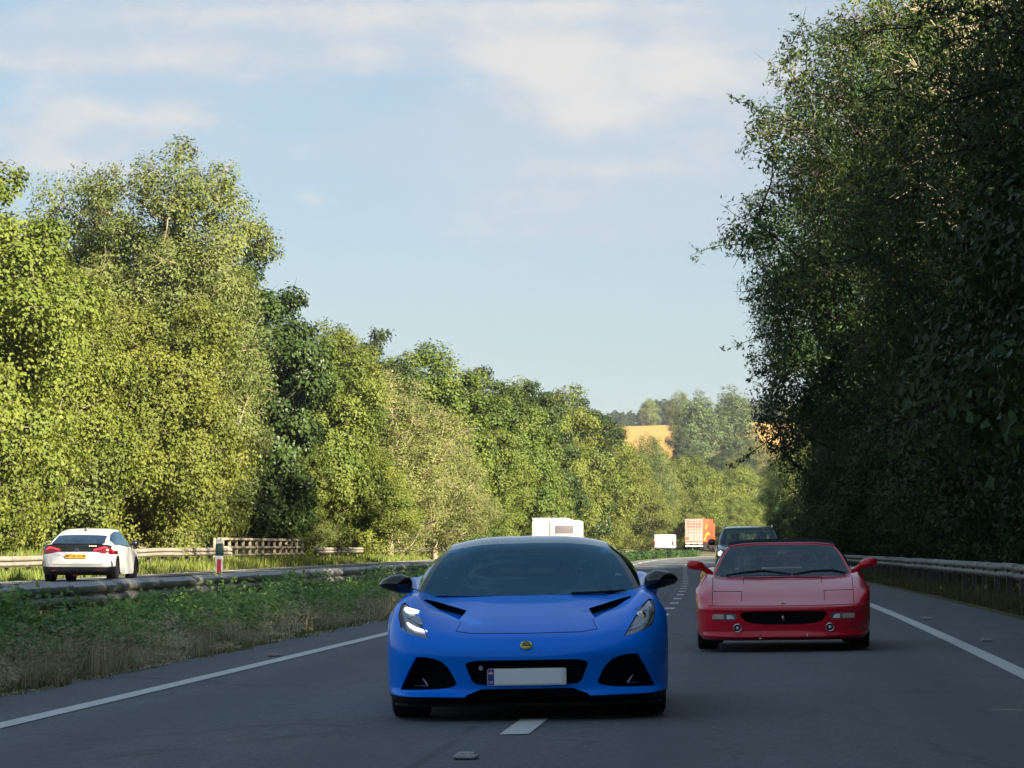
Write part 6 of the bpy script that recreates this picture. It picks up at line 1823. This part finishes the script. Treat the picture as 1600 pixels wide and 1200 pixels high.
    S.cut([(.40,.855),(.42,.93),(.66,1.0),(.80,.945),(.90,.86),(.90,.775),(.80,.77),(.60,.80)], 'tail_light|side', ['body', 'tailgate_panel'], rng_=(1, -1, .8), sink=(0, .012, 0))
    index_fix(S)
    out = S.build(e, {'body': M['white_paint'], 'rear_valance': M['plastic'], 'tailgate_panel': M['gloss_black'], 'roof': M['white_paint'], 'rear_window': M['glass_hatch'], 'side_window|side': M['glass_hatch'], 'windscreen': M['glass'], 'tail_light|side': M['tail_red'], 'gap': M['gap']})
    for sg in (-1, 1):
        lamp = out['tail_light|side'][0 if sg < 0 else 1]
        def bar(p, q, y0, y1, r):
            bm = bmesh.new(); add_tube(bm, [(sg * p[0], y0, p[1]), (sg * q[0], y1, q[1])], r, 6); bm_obj('light_bar', bm, M['tail_on'], lamp)
        bar((.70, .965), (.42, .89), .185, .110, .021)
        bar((.70, .945), (.86, .845), .175, .345, .024)
        mirror_part(e, [(sg * .92, 2.72, 1.06, .02, .04), (sg * .94, 2.72, 1.065, .06, .075), (sg * 1.0, 2.74, 1.07, .08, .085), (sg * 1.06, 2.75, 1.07, .06, .07), (sg * 1.09, 2.75, 1.06, .02, .04)], 0, [(sg * .83, 2.78, 1.01), (sg * .94, 2.74, 1.03)], M['black_paint'], .028)
        bm = bmesh.new(); add_tube(bm, [(sg * .845, .20, .60), (sg * .865, .21, .50), (sg * .85, .20, .40)], .012, 6); bm_obj('bumper_vent', bm, M['plastic'], e)
        bm = bmesh.new(); add_box(bm, sg * .55 - .06, sg * .55 + .06, .0, .02, .33, .355, .004, 1); bm_obj('bumper_reflector', bm, M['tail_red'], e)
    bm = bmesh.new(); add_box(bm, -.10, .06, .14, .16, .20, .235, .004, 1); bm_obj('fog_light', bm, M['tail_red'], e)
    # spoiler blade that splits the rear glass
    bm = bmesh.new(); add_box(bm, -.62, .62, .145, .30, 1.035, 1.065, .012, 2); bm_obj('spoiler', bm, M['gloss_black'], e, 40)
    bm = bmesh.new(); add_tube(bm, [(0, 1.30, 1.38), (0, 1.24, 1.43), (0, 1.16, 1.46)], [.05, .028, .008], 8); bm_obj('aerial', bm, M['gloss_black'], e, 50)
    # chevron badge in the dark panel
    bm = bmesh.new()
    for z in (.865, .90): add_tube(bm, [(-.05, .10, z), (0, .095, z + .035), (.05, .10, z)], .007, 6)
    bm_obj('chevron_badge', bm, M['chrome'], e)
    bm = bmesh.new()
    for k in range(4): add_box(bm, .30 + k * .05, .338 + k * .05, .118, .124, .985, 1.005)
    bm_obj('model_lettering', bm, M['badge_cream'], e)
    pl = empty('number_plate', (-.005, -.005, .725), (-.25, 0, 0), parent=e)
    bm = bmesh.new(); add_box(bm, -.26, .26, 0, .012, -.056, .056, .01, 2); bm_obj('plate_base', bm, M['plate_yellow'], pl, 40)
    me = text_mesh('MT24 VDM', .098, .001, bold=.0022); me.materials.append(M['ink'])
    o = obj('plate_letters', me, pl, (0, -.003, 0), (R_(90), 0, 0))
    wd = max(v.co.x for v in me.vertices) - min(v.co.x for v in me.vertices); o.scale = (.48 / wd, 1, 1)
    for x, y in ((-.77, .80), (.77, .80), (-.77, 3.50), (.77, 3.50)): wheel(e, x, y, .345, .215, 5, M['dark_rim'], 1 if x > 0 else -1)
    bm = bmesh.new(); add_box(bm, -.8, .8, .3, 4.1, .24, .30); add_box(bm, -.6, .6, .25, 1.2, .3, .9); add_box(bm, -.6, .6, 3.1, 4.1, .3, .6); bm_obj('floor_pan', bm, M['void'], e)
    bm = bmesh.new(); add_box(bm, -.62, .62, 1.15, 1.3, .5, 1.05, .06, 2)
    for x in (-.42, .42): add_box(bm, x - .12, x + .12, 1.15, 1.24, 1.06, 1.18, .03, 2)
    bm_obj('rear_seat', bm, M['seat_dark'], e)
    for x in (-.36, .36): seat(e, x, 1.95, .50, M['seat_dark'], 1.24)
    # door shut lines on the car's right flank
    for y in (1.45, 2.45):
        bm = bmesh.new(); add_box(bm, .862, .893, y, y + .008, .36, .95); bm_obj('door_seam', bm, M['gap'], e)
M['glass_hatch'] = glass_mat('hatch_glass', (0.16, 0.18, 0.20), 1.0, 0.02, 0.10)
white_hatch()

# ---------------------------------------------------------------- lorry trailer, caravan, vans far along the bend
def small_wheel(parent, x, y, r, w):
    bm = bmesh.new(); h = w / 2
    add_lathe(bm, [(x - h, r * .6), (x - h, r * .93), (x - h * .8, r), (x + h * .8, r), (x + h, r * .93), (x + h, r * .6)], 20, 'X')
    t = bm_obj('wheel', bm, M['tyre'], parent, 40, (0, y, r))
    return t
def face_basis(d, u, turn=0.0):
    return WP(d, u), yaw(d) - turn

def lorry():
    (x, y, z), rz = face_basis(495, -7.2, 0.02)
    e = empty('lorry', (x, y, 0.60), (0, 0, rz), 'lorry trailer with white lettered rear doors and bright red side beyond the bend', 'lorry')
    e.scale = (1.0, 1, 1.12)
    bm = bmesh.new(); add_box(bm, -1.25, 1.25, 0, 13.0, 1.05, 3.95, .04, 2); bm_obj('trailer_box', bm, M['truck_red'], e, 40)
    bm = bmesh.new()
    for s in (-1, 1): add_box(bm, min(s * .01, s * 1.2), max(s * .01, s * 1.2), -.03, .012, 1.12, 3.88, .01, 1)
    bm_obj('rear_door', bm, M['truck_white'], e)
    bm = bmesh.new(); add_box(bm, -1.24, 1.24, -.035, .015, 3.885, 3.94); add_box(bm, -1.24, -1.205, -.035, .015, 1.07, 3.88); add_box(bm, 1.205, 1.24, -.035, .015, 1.07, 3.88); bm_obj('door_frame', bm, M['truck_white'], e)
    rl = random.Random(4)
    bm = bmesh.new()
    for zz, x0, x1, h in ((3.62, -1.05, .95, .14), (3.30, -1.0, 1.05, .24), (2.95, -1.0, 1.0, .24), (2.62, -.95, .9, .12), (2.25, -.9, .8, .10)):
        c = x0
        while c < x1:
            w = rl.uniform(.06, .16); add_box(bm, c, min(c + w, x1), -.040, -.032, zz - h / 2, zz + h / 2); c += w + rl.uniform(.04, .09)
    add_box(bm, -1.18, -.70, -.040, -.032, 1.35, 1.55); add_box(bm, -1.0, -.80, -.041, -.033, 1.56, 1.68)
    bm_obj('door_lettering', bm, M['truck_red'], e)
    bm = bmesh.new()
    for s in (-.55, -.2, .2, .55): add_tube(bm, [(s, -.05, 1.1), (s, -.05, 3.85)], .02, 6)
    bm_obj('lock_rod', bm, M['galv'], e)
    bm = bmesh.new()
    def ribbon(P):
        f = [bm.verts.new((1.262, yy, zz)) for yy, zz in P]; b = [bm.verts.new((1.252, yy, zz)) for yy, zz in P]; n = len(P)
        bm.faces.new(f); bm.faces.new(b[::-1])
        for k in range(n): bm.faces.new((f[k], b[k], b[(k + 1) % n], f[(k + 1) % n]))
    ribbon([(1.5, 1.2), (3.0, 1.9), (5.5, 2.3), (8.5, 2.2), (8.5, 1.95), (5.5, 2.0), (3.6, 1.6), (2.4, 1.2)])
    ribbon([(3.2, 2.7), (4.4, 3.3), (5.6, 3.2), (4.6, 2.8)])
    bm_obj('side_emblem', bm, M['truck_orange'], e)
    bm = bmesh.new(); add_box(bm, -1.1, 1.1, .3, 12.6, .75, 1.04); bm_obj('chassis', bm, M['steel_dark'], e)
    bm = bmesh.new(); add_box(bm, -1.2, 1.2, .05, .17, .48, .62, .02, 1); bm_obj('underrun_bar', bm, M['plate_white'], e)
    bm = bmesh.new(); add_box(bm, -1.15, -.55, -.01, .06, .80, .98, .01, 1); add_box(bm, -.45, .45, -.01, .06, .82, .96, .01, 1); add_box(bm, .55, 1.15, -.01, .06, .80, .98, .01, 1); bm_obj('light_cluster', bm, M['badge_cream'], e)
    for yy in (1.9, 3.2, 4.5, 11.0):
        for s in (-1, 1): small_wheel(e, s * 1.05, yy, .5, .35)
    bm = bmesh.new(); add_box(bm, -1.22, 1.22, 13.6, 15.8, .6, 3.4, .15, 3); add_box(bm, -.6, .6, 12.9, 13.7, .7, .95); bm_obj('cab', bm, M['truck_red'], e, 40)
    for s in (-1, 1): small_wheel(e, s * 1.05, 14.8, .5, .35)
lorry()

def caravan():
    (x, y, z), rz = face_basis(255, -6.35, 0.01)
    e = empty('caravan', (x + 1.0, y, z), (0, 0, rz), 'white caravan with one dark rear window above the blue car roof', 'caravan')
    bm = bmesh.new(); add_box(bm, -1.12, 1.12, 0, 5.2, .55, 2.80, .14, 4); bm_obj('caravan_body', bm, M['caravan_white'], e, 40)
    bm = bmesh.new(); add_box(bm, -.86, .80, -.020, .05, 1.72, 2.56, .06, 3); f = bm_obj('window_frame', bm, M['plate_white'], e, 40)
    bm = bmesh.new(); add_box(bm, -.74, .68, -.03, .02, 1.80, 2.46, .05, 3); bm_obj('window_pane', bm, M['glass_caravan'], f, 40)
    bm = bmesh.new(); add_box(bm, -.98, .98, -.012, .03, 2.60, 2.66, .01, 1); add_box(bm, -1.0, -.93, -.012, .03, .8, 2.62, .01, 1); add_box(bm, .93, 1.0, -.012, .03, .8, 2.62, .01, 1); bm_obj('trim_strip', bm, M['lamp_grey'], e)
    bm = bmesh.new(); add_box(bm, -1.0, 1.0, -.08, .1, .5, .75, .04, 2); bm_obj('rear_bumper', bm, M['caravan_white'], e)
    bm = bmesh.new(); add_box(bm, -.98, -.72, -.10, -.07, .55, .70); add_box(bm, .72, .98, -.10, -.07, .55, .70); bm_obj('rear_light', bm, M['tail_red'], e)
    bm = bmesh.new(); add_box(bm, -.5, .5, 1.5, 2.2, 2.78, 2.88, .03, 2); bm_obj('roof_vent', bm, M['caravan_white'], e)
    for s in (-1, 1): small_wheel(e, s * .95, 2.7, .32, .2)
    bm = bmesh.new(); add_tube(bm, [(-.4, 5.15, .5), (0, 6.2, .48), (.4, 5.15, .5)], .04, 6); bm_obj('drawbar', bm, M['steel_dark'], e)
M['glass_caravan'] = mat('caravan_window', (0.10, 0.09, 0.10), 0.25, 0, 0.6, 0.4)
caravan()

def box_van():
    (x, y, z), rz = face_basis(272, -7.45, 0.0)
    e = empty('box_van', (x, y, z), (0, 0, rz), 'white box van with tall plain rear, just left of the caravan', 'van')
    bm = bmesh.new(); add_box(bm, -1.12, 1.6, 0, 4.6, .75, 3.10, .05, 2); bm_obj('van_box', bm, M['caravan_white'], e, 40)
    bm = bmesh.new(); add_box(bm, -1.06, .22, -.02, .02, .85, 2.82, .012, 1); add_box(bm, .25, 1.54, -.02, .02, .85, 2.82, .012, 1); bm_obj('rear_door', bm, M['caravan_white'], e)
    bm = bmesh.new(); add_box(bm, -1.08, 1.56, -.03, .03, 2.86, 3.04, .012, 1); bm_obj('header_panel', bm, M['caravan_white'], e)
    bm = bmesh.new(); add_box(bm, -1.0, 1.4, .1, 6.4, .4, .74); bm_obj('chassis', bm, M['steel_dark'], e)
    bm = bmesh.new(); add_box(bm, -.9, 1.3, 4.65, 6.5, .5, 2.2, .25, 3); bm_obj('cab', bm, M['caravan_white'], e, 40)
    for s in (-.85, 1.3):
        for yy in (1.1, 5.6): small_wheel(e, s, yy, .35, .25)
box_van()

def low_van():
    (x, y, z), rz = face_basis(466, -8.6, 0.0)
    e = empty('white_van', (x, y, 0.45), (0, 0, rz), 'white van left of the red sided lorry, half hidden behind the weeds', 'van')
    bm = bmesh.new(); add_box(bm, -1.3, 1.3, 0, 4.2, .45, 2.30, .16, 3); bm_obj('van_body', bm, M['van_grey'], e, 40)
    bm = bmesh.new()
    for s in (-1, 1): add_box(bm, min(s * .03, s * 1.1), max(s * .03, s * 1.1), -.02, .03, .6, 2.12, .02, 1)
    bm_obj('rear_door', bm, M['van_grey'], e)
    bm = bmesh.new(); add_box(bm, -1.2, 1.2, 4.1, 5.6, .45, 1.35, .2, 3); bm_obj('bonnet', bm, M['van_grey'], e, 40)
    bm = bmesh.new(); add_box(bm, -1.28, -1.12, -.03, .02, .9, 1.4); add_box(bm, 1.12, 1.28, -.03, .02, .9, 1.4); bm_obj('rear_light', bm, M['tail_red'], e)
    for s in (-1.05, 1.05):
        for yy in (.9, 4.3): small_wheel(e, s, yy, .35, .22)
low_van()

def dark_van():
    (x, y, z), rz = face_basis(292, -11.5, 0.0)
    e = empty('dark_van', (x - .55, y, z + .17), (0, 0, rz), 'dark van whose rounded roof just shows over the left of the blue car roof', 'van')
    bm = bmesh.new(); add_box(bm, -.80, .80, 0, 4.8, .4, 2.27, .55, 6); bm_obj('van_body', bm, M['black_paint'], e, 40)
    bm = bmesh.new(); add_box(bm, -.6, .6, -.01, .4, 1.35, 1.9, .05, 2); bm_obj('rear_window', bm, M['glass_black'], e)
    bm = bmesh.new(); add_box(bm, -.9, -.78, -.02, .3, .9, 1.4); add_box(bm, .78, .9, -.02, .3, .9, 1.4); bm_obj('rear_light', bm, M['tail_red'], e)
    for s in (-.8, .8):
        for yy in (.9, 3.9): small_wheel(e, s, yy, .34, .22)
dark_van()

# ------------------------------------------------------------------ thin evening haze over the far fields
def build_haze():
    bm = bmesh.new(); add_box(bm, -1600, 1800, -140, 3300, -1.6, 92.0)
    m = bpy.data.materials.new('haze'); m.use_nodes = True
    nt = m.node_tree; nt.nodes.clear()
    o = nt.nodes.new('ShaderNodeOutputMaterial'); v = nt.nodes.new('ShaderNodeVolumePrincipled')
    v.inputs['Color'].default_value = (0.80, 0.88, 0.95, 1); v.inputs['Density'].default_value = 0.00010; v.inputs['Anisotropy'].default_value = 0.25
    nt.links.new(v.outputs[0], o.inputs['Volume'])
    h = bm_obj('haze', bm, m); tag(h, 'thin pale evening haze in the air over road, trees and distant wheat field', kind='stuff')
build_haze()
scn.cycles.volume_bounces = 0
